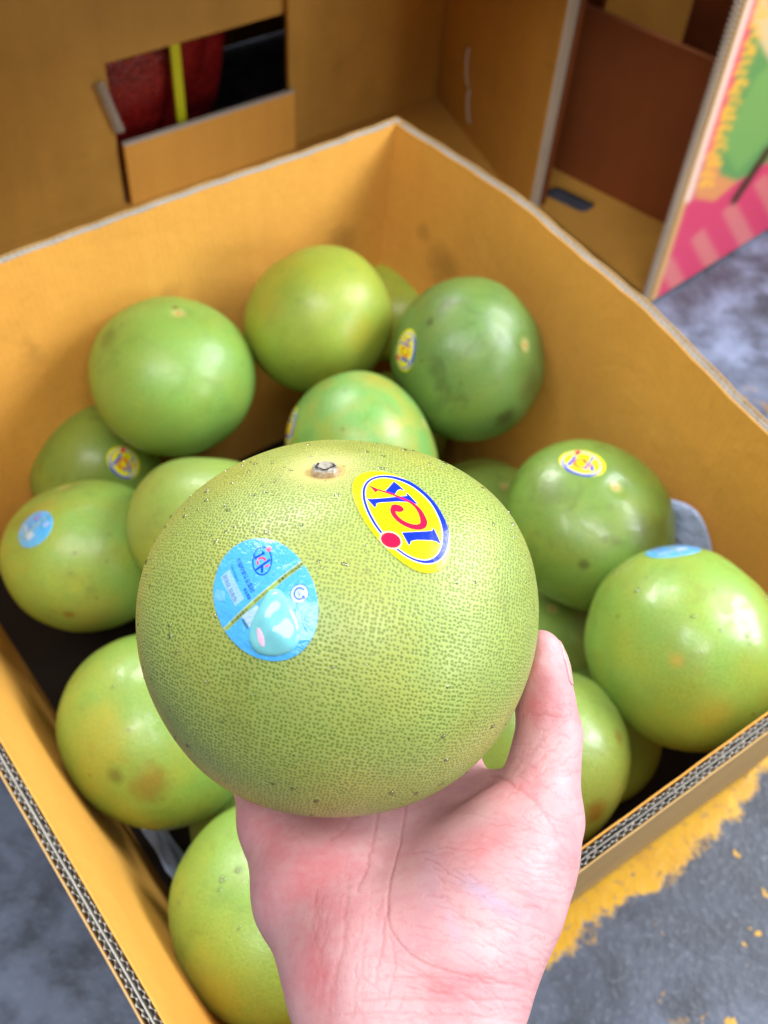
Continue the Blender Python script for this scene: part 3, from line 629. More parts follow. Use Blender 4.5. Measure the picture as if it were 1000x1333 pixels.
# ------------------------------------------------------------------ cardboard panels (liners + real flutes)
def resample(pts, n):
    pts = np.asarray(pts, float); seg = np.linalg.norm(np.diff(pts, axis=0), axis=1); c = np.concatenate([[0], np.cumsum(seg)]); t = np.linspace(0, c[-1], n)
    return np.stack([np.interp(t, c, pts[:, k]) for k in range(pts.shape[1])], 1), c[-1]
def smooth_line(pts, n, it=6):
    P, L = resample(pts, n)
    for _ in range(it): P[1:-1] = .25 * P[:-2] + .5 * P[1:-1] + .25 * P[2:]
    return P, L
class Panel:
    """a double-wall cardboard sheet: top and bottom plan lines, z range, outward normal side"""
    def __init__(s, top, bot, z0, z1, inward, t=.0095, it=6):
        n = 61; s.T, s.L = smooth_line(top, n, it); s.B, _ = smooth_line(bot, n, it); s.z0, s.z1, s.t = z0, z1, t; s.inw = unit(np.append(inward, 0))[:2]
    def pos(s, u, v, w_):
        """u,v in 0..1 along / up, w_ metres inward from the outer face"""
        u = np.clip(np.asarray(u, float), 0, 1) * 60; i = np.minimum(u.astype(int), 59); f = (u - i)[..., None]
        T = s.T[i] * (1 - f) + s.T[i + 1] * f; B = s.B[i] * (1 - f) + s.B[i + 1] * f; v = np.asarray(v, float)
        xy = B + (T - B) * v[..., None] + s.inw * np.asarray(w_)[..., None]
        return np.concatenate([xy, (s.z0 + (s.z1 - s.z0) * v)[..., None]], -1)
    def liner(s, w0, th, holes=(), nu=44, nv=6, jit=.0006):
        """sheet w0..w0+th with stadium holes (u,v,halfwidth m,halfheight m)"""
        H = s.z1 - s.z0; pts = []; edges = []
        us = np.linspace(0, 1, nu); vs = np.linspace(0, 1, nv)
        ring = [(u, 0) for u in us] + [(1, v) for v in vs[1:]] + [(u, 1) for u in us[::-1][1:]] + [(0, v) for v in vs[::-1][1:-1]]
        pts += ring; n0 = len(ring); edges += [(i, (i + 1) % n0) for i in range(n0)]
        hl = []
        for (hu, hv, a, b) in holes:
            c = []
            for k in range(28):
                q = k / 28 * 6.2832; x = (a - b) * np.sign(math.cos(q)) + b * math.cos(q); c.append((hu + x / s.L, hv + b * math.sin(q) / H))
            o_ = len(pts); pts += c; edges += [(o_ + i, o_ + (i + 1) % 28) for i in range(28)]; hl.append(c)
        def inh(x, y, grow=1.0):
            for (hu, hv, a, b) in holes:
                X, Y = abs(x - hu) * s.L, (y - hv) * H; X = max(0, X - (a - b))
                if X * X + Y * Y < (b * grow) ** 2: return True
            return False
        pts += [(u, v) for u in us[1:-1] for v in vs[1:-1] if not inh(u, v, 1.3)]
        V2, E2, F2, *_ = delaunay_2d_cdt([Vector((p[0] * s.L, p[1] * H)) for p in pts], edges, [], 1, 1e-6)
        U = np.array([(v.x / s.L, v.y / H) for v in V2]); n = len(U)
        F2 = [f for f in F2 if not inh(*(U[list(f)].mean(0)), .999)]
        tj = jit * np.sin(U[:, 0] * 91) * (U[:, 1] > .99)
        V = np.vstack([s.pos(U[:, 0], U[:, 1], np.full(n, w0)), s.pos(U[:, 0], U[:, 1], np.full(n, w0 + th))]); V[:n, 2] += tj; V[n:, 2] += tj
        cnt = {}
        for f in F2:
            for i in range(len(f)): e = (f[i], f[(i + 1) % len(f)]); cnt[e] = 1
        f = [tuple(x) for x in F2] + [tuple(x + n for x in reversed(q)) for q in F2]
        f += [(b, a, a + n, b + n) for (a, b) in cnt if (b, a) not in cnt]
        bm_ = bmesh.new(); vv = [bm_.verts.new(v) for v in V]
        for q in f:
            try: bm_.faces.new([vv[x] for x in q])
            except ValueError: pass
        bmesh.ops.recalc_face_normals(bm_, faces=bm_.faces)
        me = bpy.data.meshes.new('liner'); bm_.to_mesh(me); bm_.free(); attr(me, 'along', np.concatenate([U[:, 0], U[:, 0]]) * s.L); return me
    def flute(s, w0, w1, pitch, v0=.82, phase=0.0, drop=.0008):
        n = int(s.L / pitch * 2); V = []; f = []
        H = s.z1 - s.z0
        for i in range(n + 1):
            u = min(1, max(0, (i + phase) / n)); jit = random.uniform(-.0003, .0003)
            base = w0 + .0004 + random.random() ** 3 * .0009 if i % 2 else w1 - .0004 - random.random() ** 3 * .0009; uj = random.uniform(-.13, .13) / n
            for dv in (0, .0006):
                wv = base + (dv if i % 2 else -dv)
                for v in (v0, 1 - drop / H): V.append(s.pos(np.array([u + uj * 1.6]), np.array([v]), np.array([wv + jit]))[0])
        for i in range(n):
            a = 4 * i; b = a + 4
            f += [(a, b, b + 1, a + 1), (a + 2, a + 3, b + 3, b + 2), (a + 1, b + 1, b + 3, a + 3), (a, a + 2, b + 2, b)]
        return mesh('flute', V, f, M_flute, False)
def board(panel, name, parent, m_in, m_out, holes=(), pitch=.0055, mid=True, label=None):
    """wall part with its liners and flutes as sub-parts"""
    me = panel.liner(panel.t - .0009, .0009, holes); me.materials.append(m_in); o = obj(name, me, parent)
    if label: o['label'] = label
    for nm, w0, m in ((('outer_liner', 0.0, m_out),) + ((('middle_liner', panel.t * .47, M_flute),) if mid else ())):
        q = panel.liner(w0, .0008 if nm == 'outer_liner' else .00032, [(a_, b_ - .035, c_ + .006, d_ + .010) for a_, b_, c_, d_ in holes]); q.materials.append(m); obj(nm, q, o)
    if mid:
        obj('flute', panel.flute(.0008, panel.t * .47, pitch), o); obj('flute', panel.flute(panel.t * .47 + .0008, panel.t - .0009, pitch, phase=.5), o)
    else: obj('flute', panel.flute(.0008, panel.t - .0009, pitch), o)
    return o

ZR = .34
def rim(pts): return [tuple(at_z(x, y, ZR)[:2]) for x, y in pts]
cB = np.array(rim([(517, 152)])[0]); cL = np.array([-.462, .548]); cF = np.array([-.050, .073]); cR = np.array([.392, .436])
TOP = {'BL': [cL] + rim([(0, 333), (250, 243), (400, 194)]) + [cB],
       'BR': [cB] + rim([(600, 203), (690, 262), (750, 315), (850, 397), (1000, 550)]) + [cR],
       'FR': [cR] + rim([(1000, 954), (860, 1058), (726, 1157)]) + [cF],
       'FL': [cF] + rim([(185, 1333), (90, 1166), (0, 1009)]) + [cL]}
INW = {'BL': (.642, -.767), 'BR': (-.767, -.642), 'FR': (-.642, .767), 'FL': (.767, .642)}
BOT = {'BL': [cL + (.060, .030), cB + (-.012, -.03)], 'BR': [cB + (-.012, -.03), cR + (-.034, .026)],
       'FR': [cR + (-.034, .026), cF + (.022, .080)], 'FL': [cF + (.022, .080), cL + (.060, .030)]}
box = empty('cardboard_box', ((cL + cR)[0] / 2, (cB + cF)[1] / 2, 0)); bpy.context.view_layer.update()
tag(box, 'open kraft cardboard box full of green pomelos, standing in front of the others', 'box')
PAN = {}
for k in ('BL', 'BR', 'FR', 'FL'):
    PAN[k] = Panel(TOP[k], BOT[k], .006, ZR, INW[k], it=2 if k == 'BR' else 5)
def uv_on(k, px, py):
    """where the sight line through a pixel meets a wall, as (u, v)"""
    pn = PAN[k]; best = None
    for u in np.linspace(0, 1, 240):
        vs = np.linspace(0, 1, 60); P = pn.pos(np.full(60, u), vs, np.full(60, pn.t)); q = to_px(P); d = np.hypot(q[:, 0] - px, q[:, 1] - py); j = d.argmin()
        if best is None or d[j] < best[0]: best = (d[j], u, vs[j])
    return best
HOLES = {'BL': [], 'FR': [], 'BR': [], 'FL': []}
for k in ('BL', 'BR', 'FR', 'FL'): board(PAN[k], 'wall', box, M_in, M_out, HOLES[k])
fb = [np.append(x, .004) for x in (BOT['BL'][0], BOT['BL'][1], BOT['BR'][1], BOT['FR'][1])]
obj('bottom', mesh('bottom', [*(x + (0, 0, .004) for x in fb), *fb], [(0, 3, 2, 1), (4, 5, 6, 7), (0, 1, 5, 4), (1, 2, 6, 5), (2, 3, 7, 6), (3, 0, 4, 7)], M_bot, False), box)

# crumpled clear plastic tucked down the inside of two walls
N = NT('clear_plastic')
pb = N.voro(150, 'SMOOTH_F1'); pn_ = N.noise(70, 4, .6, 1.2)
N.p(Base_Color=lin(186, 200, 238), Roughness=.10, Transmission_Weight=.12, IOR=1.4, Specular_IOR_Level=.6, Coat_Weight=.5, Coat_Roughness=.05)
N.link(N.bump(N.math('ADD', pn_, N.math('MULTIPLY', pb, 1.0)), .5, .003), N.b.inputs['Normal']); M_plastic = N.m
def plastic(k, u0, u1, v0, v1, seed, label):
    pn = PAN[k]; nu_, nv_ = 44, 26; V = []; f = []; r__ = np.random.default_rng(seed)
    for i in range(nu_ + 1):
        for j in range(nv_ + 1):
            a, b = i / nu_, j / nv_; top = v1 + .03 * math.sin(a * 9 + seed) - .10 * (2 * a - 1) ** 4
            q = np.array([[a * 7 + seed, b * 5, .3 * seed]]); w_ = pn.t + .005 + .0035 * (value_noise(q, seed, .8)[0] + 1.6) + .016 * (1 - b) + .0022 * abs(value_noise(q, seed + 3, 2.2)[0])
            V.append(pn.pos(np.array([u0 + (u1 - u0) * a]), np.array([v0 + (top - v0) * b]), np.array([w_]))[0])
    m_ = nv_ + 1
    for i in range(nu_):
        for j in range(nv_): f.append((i * m_ + j, (i + 1) * m_ + j, (i + 1) * m_ + j + 1, i * m_ + j + 1))
    o = obj('plastic_wrap', mesh('plastic_wrap', V, f, M_plastic)); so = o.modifiers.new('t', 'SOLIDIFY'); so.thickness = .0004
    return tag(o, label, 'plastic wrap', 'crumpled plastic tucked inside the box')
_, pu, pv = uv_on('BR', 890, 655); plastic('BR', pu - .10, pu + .10, .22, pv + .03, 2, 'crumpled clear plastic between the right wall and the big light green pomelo')
_, pu, pv = uv_on('FL', 184, 1116); plastic('FL', pu - .12, pu + .10, .10, pv + .05, 5, 'crumpled grey plastic low on the front left wall beside the wet corner pomelo')

# ------------------------------------------------------------------ cartons behind
def slab(name, P0, e, n, s0, s1, z0, z1, th, mat, parent):
    """upright slab: plan origin P0, along e from s0 to s1, thickness th along n"""
    P0, e, n = np.asarray(P0, float), np.asarray(e, float), np.asarray(n, float); V = []
    for z in (z0, z1):
        for s_, t_ in ((s0, 0), (s1, 0), (s1, th), (s0, th)): q = P0 + e * s_ + n * t_; V.append((q[0], q[1], z))
    bm_ = bmesh.new(); vv = [bm_.verts.new(v) for v in V]
    for f in ((0, 1, 2, 3), (4, 7, 6, 5), (0, 4, 5, 1), (1, 5, 6, 2), (2, 6, 7, 3), (3, 7, 4, 0)): bm_.faces.new([vv[i] for i in f])
    bmesh.ops.recalc_face_normals(bm_, faces=bm_.faces); bmesh.ops.bevel(bm_, geom=bm_.edges[:], offset=.0012, segments=1, affect='EDGES')
    me = bpy.data.meshes.new(name); bm_.to_mesh(me); bm_.free(); me.materials.append(mat); return obj(name, me, parent)
def sheet(name, pts, th, mat, parent):
    pts = [np.asarray(p, float) for p in pts]; n = len(pts); V = pts + [p - np.array([0, 0, th]) for p in pts]
    f = [tuple(range(n)), tuple(range(2 * n - 1, n - 1, -1))] + [(i, (i + 1) % n, n + (i + 1) % n, n + i) for i in range(n)]
    me = mesh(name, V, f, mat, False); b_ = bmesh.new(); b_.from_mesh(me); bmesh.ops.recalc_face_normals(b_, faces=b_.faces); b_.to_mesh(me); b_.free(); return obj(name, me, parent)
e1 = np.array([.767, .642]); n1 = np.array([-.642, .767]); PB = cB + n1 * .45; n13 = np.append(n1, 0)
def sz(px, py): q = at_plane(px, py, np.append(PB, 0), n13); return (q[:2] - PB) @ e1, q[2]
h1, h2, h3, h4 = sz(128, 80), sz(368, 36), sz(383, 131), sz(158, 168)
s_l, s_r = (h1[0] + h4[0]) / 2, (h2[0] + h3[0]) / 2; z_t, z_b = (h1[1] + h2[1]) / 2, (h3[1] + h4[1]) / 2
s_c = sz(568, 120)[0]
box2 = empty('cardboard_box', (PB[0], PB[1], 0)); bpy.context.view_layer.update()
tag(box2, 'dim cardboard box behind on the left, with a rectangular gap in its back', 'box')
HT = max(at_plane(x_, -14, np.append(PB - n1 * .42, 0), n13)[2] for x_ in (0, 150, 300, 450, 560)) + .004
slab('back_flap', PB, e1, n1, s_l - .75, s_l, .004, HT, .009, M_far, box2)
slab('back_flap', PB, e1, n1, s_r, s_c + .005, .004, HT, .009, M_far, box2)
slab('back_flap', PB + n1 * .010, e1, n1, s_l - .01, s_r + .02, z_t, HT, .008, M_far, box2)
slab('back_flap', PB - n1 * .010, e1, n1, s_l + .004, s_r + .004, .004, z_b, .008, M_in, box2)['label'] = 'paler lower flap below the gap'
slab('flap_edge', PB - n1 * .011, e1, n1, s_l + .004, s_r + .004, z_b, z_b + .003, .009, M_edge, box2)
slab('top', PB - n1 * .42, e1, n1, s_l - .75, s_c, HT, HT + .009, .72, M_far, box2)  # out-of-view top, set low and deep to shade the inside
slab('side_wall', PB + e1 * s_c, n1, e1, .012, .29, .004, HT, .009, M_far, box2)  # end wall added to shut out light behind the gap
slab('shade_backing', PB + n1 * .29, e1, n1, s_l - .75, s_c + .3, .004, HT, .009, M_far, box2)  # backing added so the space behind the gap stays dark
gN = at_z(684, 262, .0)[:2]; gC = PB + e1 * s_c
gN = at_z(690, 262, .03)[:2]
ew = unit(gN - gC); nw = np.array([-ew[1], ew[0]])
sheet('bottom', [np.append(q_, .009) for q_ in (PB + e1 * (s_l - .75), gC, gN, gN - n1 * .13, PB + e1 * (s_l - .75) - n1 * .40)], .005, M_far, box2)
pan = Panel([gC, gN], [gC, gN], .004, HT, nw, t=.014, it=0); pan.inw = -nw
# right wall: its near edge is a cut edge, so flutes run upright along it
rw = slab('side_wall', gC, ew, nw, 0, np.linalg.norm(gN - gC), .004, HT, .014, M_far, box2)
L_ = np.linalg.norm(gN - gC)
def cut_edge(P, e, n, th, z0, z1, parent, pitch=.006):
    V = []; f = []; m = int((z1 - z0) / pitch * 2)
    for i in range(m + 1):
        z = z0 + (z1 - z0) * i / m; t_ = th * (.14 if i % 2 else .86)
        for dt in (-.0011, .0011):
            for de in (-.004, .002): q = P + n * (t_ + dt) + e * de; V.append((q[0], q[1], z))
    for i in range(m):
        a = 4 * i; b = a + 4; f += [(a, b, b + 1, a + 1), (a + 2, a + 3, b + 3, b + 2), (a + 1, b + 1, b + 3, a + 3)]
    return obj('flute', mesh('flute', V, f, M_flute, False), parent)
cut_edge(gN, ew, nw, .014, .004, HT, rw)
slab('liner_edge', gN + ew * .0005, ew, nw, 0, .003, .004, HT, .0016, M_edge, rw); slab('liner_edge', gN + ew * .0005 + nw * .0124, ew, nw, 0, .003, .004, HT, .0016, M_edge, rw)
# staple in the right wall
def staple(px0, px1):
    a = at_plane(*px0, np.append(gC, 0), np.append(nw, 0)); b = at_plane(*px1, np.append(gC, 0), np.append(nw, 0)); d = unit(b - a); n3 = np.append(-nw, 0); V = []; f = []
    t2 = np.cross(d, n3); m = 12
    for i in range(m + 1):
        q = i / m; h = .0035 * math.sin(q * math.pi) ** .5 + .0006
        for j in range(6): a_ = j / 6 * 6.2832; V.append(a + (b - a) * q + n3 * (h + .0014 * math.sin(a_)) + t2 * .0032 * math.cos(a_))
    for i in range(m):
        for j in range(6): f.append((i * 6 + j, i * 6 + (j + 1) % 6, (i + 1) * 6 + (j + 1) % 6, (i + 1) * 6 + j))
    return obj('staple', mesh('staple', V, f, M_steel), box2)
staple((611, 62), (610, 112)); staple((612, 116), (612, 160))
# crumpled clear tape at the gap's left edge
def tape():
    V = []; f = []; a = sz(122, 105); b = sz(150, 170)
    for i in range(13):
        for j in range(6):
            q = i / 12; s_ = a[0] + (b[0] - a[0]) * q + (j / 5 - .2) * .014; z = a[1] + (b[1] - a[1]) * q; h = -.004 - .006 * abs(math.sin(i * 2.1 + j * 1.3)) * math.sin(j / 5 * math.pi)
            p = PB + e1 * s_ + n1 * h; V.append((p[0], p[1], z))
    for i in range(12):
        for j in range(5): f.append((i * 6 + j, i * 6 + j + 1, i * 6 + j + 7, i * 6 + j + 6))
    return obj('tape', mesh('tape', V, f, M_tape), box2)
tape()
# red net sacks behind the gap
def sack(name, s_, z, a, b, seed, off=.14):
    nn, mm = 40, 24; V = []; f = []; c = PB + n1 * off + e1 * s_
    for i in range(mm + 1):
        th = i / mm * math.pi
        for j in range(nn):
            ph = j / nn * 6.2832; d = np.array([math.sin(th) * math.cos(ph), math.sin(th) * math.sin(ph), math.cos(th)])
            q = 1 + .10 * value_noise(d[None], seed, 5)[0] + .04 * value_noise(d[None], seed + 1, 14)[0]
            p = d * q * np.array([a, .09, b]); V.append((c[0] + e1[0] * p[0] + n1[0] * p[1], c[1] + e1[1] * p[0] + n1[1] * p[1], z + p[2]))
    for i in range(mm):
        for j in range(nn): f.append((i * nn + j, (i + 1) * nn + j, (i + 1) * nn + (j + 1) % nn, i * nn + (j + 1) % nn))
    return obj(name, mesh(name, V, f, M_net))
s_m = sz(243, 105)[0]
sk = sack('net_sack', (s_l + s_m) / 2, .175, .150, .19, 3, .12); tag(sk, 'bright red net sack left of the yellow strap, seen through the gap', 'sack')
sk2 = sack('net_sack', (s_m + s_r) / 2 - .035, .165, .085, .175, 8, .15); tag(sk2, 'darker red net sack right of the yellow strap, seen through the gap', 'sack')
a = sz(232, 62); b = sz(248, 158)
st_ = slab('strap', PB + n1 * .014, e1, n1, (a[0] + b[0]) / 2 - .008, (a[0] + b[0]) / 2 + .006, .004, HT - .02, .002, M_strap, None); tag(st_, 'upright yellow green plastic strap across the gap in the left rear box', 'strap')

# right rear carton, lying with its mouth towards the front box
g2 = at_z(843, 398, 0)[:2]; gE = at_z(1000, 300, 0)[:2]; ep = unit(gE - g2); npr = np.array([ep[1], -ep[0]])
b0 = at_z(690, 203, .012)[:2]; b1_ = at_z(862, 290, .012)[:2]; eb = unit(b1_ - b0); nb = np.array([-eb[1], eb[0]])
nmouth = unit(at_z(690, 262, .03)[:2] - g2); nmouth = np.array([nmouth[1], -nmouth[0]])
box3 = empty('cardboard_box', ((g2 + b0)[0] / 2, (g2 + b0)[1] / 2, 0)); bpy.context.view_layer.update()
tag(box3, 'printed fruit carton behind on the right, pink and green outside and dark within', 'box')
zt = at_plane(830, 36, np.append(b0, 0), np.append(nb, 0))[2]
slab('back_flap', b0, eb, nb, -.04, np.linalg.norm(b1_ - b0) + .03, .010, zt, .009, M_shade, box3)
pg = b0 + nb * .10
hz0 = at_plane(780, 30, np.append(pg, 0), np.append(nb, 0)); hz1 = at_plane(888, 50, np.append(pg, 0), np.append(nb, 0))
sa, sb = (hz0[:2] - pg) @ eb, (hz1[:2] - pg) @ eb
HC3 = max(at_plane(x_, -14, np.append(g2, 0), np.append(nmouth, 0))[2] for x_ in (700, 800, 900, 960)) + .004
slab('back_wall', pg, eb, nb, -.10, sa, .010, HC3, .009, M_shade, box3); slab('back_wall', pg, eb, nb, sb, sb + .13, .010, HC3, .009, M_shade, box3)
slab('back_wall', pg, eb, nb, sa, sb, .010, min(hz0[2], hz1[2]) - .01, .009, M_shade, box3)
# floor panel with a slot
gl_ = gN + nw * .02 - ew * .01
sl_c = at_z(742, 257, .012); sl_d = unit(at_z(776, 273, .012) - at_z(708, 241, .012))[:2]
def slot_floor():
    q = [g2 - npr * .0 + ep * .004, gl_, b0 + nb * .002, b1_ + nb * .002 + eb * .02]; P = [Vector((float(x[0]), float(x[1]))) for x in q]; E_ = [(i, (i + 1) % 4) for i in range(4)]
    nrm = np.array([-sl_d[1], sl_d[0]]); c = sl_c[:2]; hp = []
    for k in range(28):
        a_ = k / 28 * 6.2832; x = .026 * np.sign(math.cos(a_)) + .010 * math.cos(a_); y = .019 * math.sin(a_); w_ = c + sl_d * x + nrm * y; hp.append(Vector((float(w_[0]), float(w_[1]))))
    o_ = len(P); P += hp; E_ += [(o_ + i, o_ + (i + 1) % 28) for i in range(28)]
    V2, E2, F2, *_ = delaunay_2d_cdt(P, E_, [], 1, 1e-6); V2 = [np.array(v) for v in V2]
    def inside(f):
        m = np.mean([V2[i] for i in f], 0) - c; X = max(0, abs(m @ sl_d) - .026); return (X / .010) ** 2 + ((m @ nrm) / .019) ** 2 < .98
    F2 = [f for f in F2 if not inside(f)]; n = len(V2); V = [(v[0], v[1], .040) for v in V2] + [(v[0], v[1], .034) for v in V2]
    cnt = {(f[i], f[(i + 1) % len(f)]) for f in F2 for i in range(len(f))}
    f = [tuple(x) for x in F2] + [tuple(x + n for x in reversed(q_)) for q_ in F2] + [(b, a_, a_ + n, b + n) for a_, b in cnt if (b, a_) not in cnt]
    me = mesh('floor_flap', [(x, y, z - .028) for x, y, z in V], f, M_far, False); return obj('floor_flap', me, box3)
slot_floor()
slab('side_wall', gl_ + nw * .004, -unit(gl_ - b0), nw, .0, np.linalg.norm(gl_ - b0) + .1, .004, HC3, .008, M_shade, box3)
slab('top', g2, unit(gl_ - g2), unit(nb), -.01, np.linalg.norm(gl_ - g2), HC3, HC3 + .009, .62, M_out, box3)  # unseen top, lowered and extended back to darken the carton's inside
slab('shade_backing', pg + nb * .16, eb, nb, -.1, .6, .004, HC3, .009, M_far, box3)  # backing added to keep the opening in the back wall dark
LP = .95
pw = slab('printed_wall', g2, ep, -npr, 0, LP, .004, HC3, .010, M_out, box3); pw['label'] = 'glossy printed side with pink stripes and a green fruit'
cut_edge(g2, -ep, -npr, .012, .004, HC3, pw)
# print sheet on the outer face, drawn flat
def carton_print():
    c = Canvas(820, -700, 1900, 460, .9, lin(226, 70, 106))
    edge = lambda y: 843 + (398 - y) * .316
    PK, SAL, ORG, GRN, BEI, YL = lin(206, 62, 98), lin(208, 112, 112), lin(214, 140, 86), lin(98, 146, 82), lin(214, 186, 136), lin(240, 180, 62)
    c.poly([(edge(500) - 20, 500), (edge(-700) - 20, -700), (1900, -700), (1900, 500)], PK)
    for k in range(-2, 9):       # slanting paler stripes
        x = 858 + k * 41; y = 348 - k * 36
        c.poly([(x, y), (x + 17, y - 15), (x + 90, y + 125), (x + 73, y + 140)], SAL)
    c.poly([(905, 258), (930, 262), (985, 215), (1060, 150), (1900, -300), (1900, -700), (edge(-700) + 40, -700), (edge(100) + 22, 100), (edge(240) + 12, 245)], ORG)
    c.poly([(938, 228), (932, 200), (952, 120), (985, 20), (1040, -160), (1150, -330), (1500, -420), (1500, 0), (1200, 60), (1010, 205), (960, 236)], GRN)
    c.poly([(940, 190), (985, 100), (1100, 0), (1010, 170), (960, 225)], lin(120, 164, 86), .8)
    c.ell((1075, 20), (.6, 1), 128, 92, BEI); c.ell((1080, 14), (.6, 1), 100, 70, lin(232, 92, 92))
    c.stroke([(955, 262), (1000, 196), (1060, 150)], 9, lin(64, 42, 20))
    for y in range(-660, 250, 12):    # worn yellow lettering along the border, too small to read
        x = edge(y) + 27 + 3 * math.sin(y * .3); c.stroke([(x - 7, y + rng.uniform(-3, 3)), (x + rng.uniform(-3, 3), y - 4), (x + 7, y + rng.uniform(-3, 3))], rng.uniform(4, 7), YL)
    for y0, y1, wd, col in ((420, -700, 10, lin(206, 160, 100)),):
        c.stroke([(edge(y0) + 3, y0), (edge(y1) + 3, y1)], wd, col)
    c.stroke([(edge(260) + 9, 260), (edge(-700) + 9, -700)], 7, lin(236, 206, 190)); c.stroke([(edge(200) + 15, 200), (edge(-700) + 15, -700)], 5, lin(226, 84, 96))
    return c
CC = carton_print()
nu, nv = 150, 120; U_, V_ = np.meshgrid(np.linspace(.001, LP - .002, nu) ** 1.0, np.linspace(.006, HC3 - .002, nv), indexing='ij')
Q = np.stack([g2[0] + ep[0] * U_ + npr[0] * .0012, g2[1] + ep[1] * U_ + npr[1] * .0012, V_], -1).reshape(-1, 3)
fq = [(i * nv + j, (i + 1) * nv + j, (i + 1) * nv + j + 1, i * nv + j + 1) for i in range(nu - 1) for j in range(nv - 1)]
pr = obj('print', mesh('print', Q, fq, M_carton), pw); color_attr(pr.data, 'print', CC.sample(to_px(Q)))

# ------------------------------------------------------------------ hand (right hand, palm up under the held pomelo)
def cc(px, py, d): return np.array([(px - 500) / F * d, -(py - 666.5) / F * d, d])
hc = np.array([(HC - CAM) @ RT, (HC - CAM) @ UP, (HC - CAM) @ FW])
def wd_(P): return CAM + P[:, :1] * RT + P[:, 1:2] * UP + P[:, 2:] * FW
CH = []   # chains: list of (points, radii), smooth k
def chain(pts, rad, k=.008): CH.append((np.array(pts), np.array(rad), k))
# forearm and wrist
chain([cc(493, 1275, .352), cc(496, 1333, .345), cc(500, 1560, .315), cc(505, 1750, .30)], [.0235, .0225, .026, .028], .012)
chain([cc(580, 1275, .352), cc(578, 1333, .345), cc(585, 1560, .315), cc(590, 1750, .30)], [.0225, .0215, .026, .028], .012)
# metacarpals
MC = {'little': (-.038, .0105), 'ring': (-.013, .0115), 'middle': (.0145, .0120), 'index': (.0415, .0118)}
def fing(x, phi, r, extra=0.0006):
    rho = math.sqrt(max(.0732 + r + extra, 0) ** 2 - (x * .98) ** 2); return hc + np.array([x, -rho * math.cos(phi), rho * math.sin(phi)])
phi0 = {'little': 46, 'ring': 50, 'middle': 52, 'index': 50}
chain([cc(456, 1262, .356), cc(404, 1165, .380), cc(362, 1072, .404), fing(-.038, R(46), .0105)], [.0205, .0195, .0140, .0108], .018)
chain([cc(505, 1262, .362), cc(468, 1160, .388), cc(432, 1068, .412), fing(-.013, R(50), .0115)], [.019, .0155, .0130, .0115], .018)
chain([cc(545, 1262, .362), cc(535, 1160, .390), cc(512, 1066, .414), fing(.0145, R(52), .012)], [.019, .0155, .0130, .0120], .018)
chain([cc(585, 1255, .360), cc(600, 1160, .386), cc(598, 1060, .412), fing(.0415, R(50), .0118)], [.019, .0160, .0130, .0118], .018)
# thenar mound, thumb metacarpal, thumb
chain([cc(598, 1248, .356), cc(640, 1160, .368), cc(672, 1105, .376), cc(699, 1062, .384)], [.021, .0248, .0215, .0158], .018)
chain([cc(699, 1062, .384), cc(708, 1000, .391), cc(715, 955, .393), cc(709, 908, .393), cc(704, 868, .391), cc(703, 846, .390)], [.0158, .0120, .0108, .0096, .0089, .0072], .005)
# web of the thumb
chain([cc(690, 1045, .392), cc(655, 1040, .403), cc(610, 1040, .414)], [.0100, .0090, .0105], .009)
# fingers curled round the far side of the fruit
TIP = {}
for nm, (x, r), ln, sp in zip(MC, MC.values(), (.70, .92, 1.0, .92), (-.002, -.001, .001, .003)):
    ph = R(phi0[nm]); seq = [ph, ph + R(29) * ln, ph + R(49) * ln, ph + R(64) * ln]; rr_ = [r, r * .88, r * .78, r * .66]
    chain([fing(x + sp * i, a_, q) for i, (a_, q) in enumerate(zip(seq, rr_))], rr_, .0035)
def sdf(P):
    out = None
    for pts, rad, k in CH:
        d = None
        for i in range(len(pts) - 1):
            a, b = pts[i], pts[i + 1]; ba = b - a; t = np.clip((P - a) @ ba / (ba @ ba), 0, 1)
            q = np.linalg.norm(P - a - t[:, None] * ba, axis=1) - (rad[i] * (1 - t) + rad[i + 1] * t)
            if d is None: d = q
            else:
                h = np.maximum(.006 - np.abs(d - q), 0) / .006; d = np.minimum(d, q) - h * h * .006 * .25
        if out is None: out = d
        else: h = np.maximum(k - np.abs(out - d), 0) / k; out = np.minimum(out, d) - h * h * k * .25
    # keep clear of the fruit: the flesh is pressed flat where it touches
    D = wd_(P) - HC; L = np.linalg.norm(D, axis=1); pom = hero.r(D / L[:, None]) + .0004 - L
    h = np.maximum(.003 - np.abs(out - pom), 0) / .003
    return np.maximum(out, pom) + h * h * .003 * .25
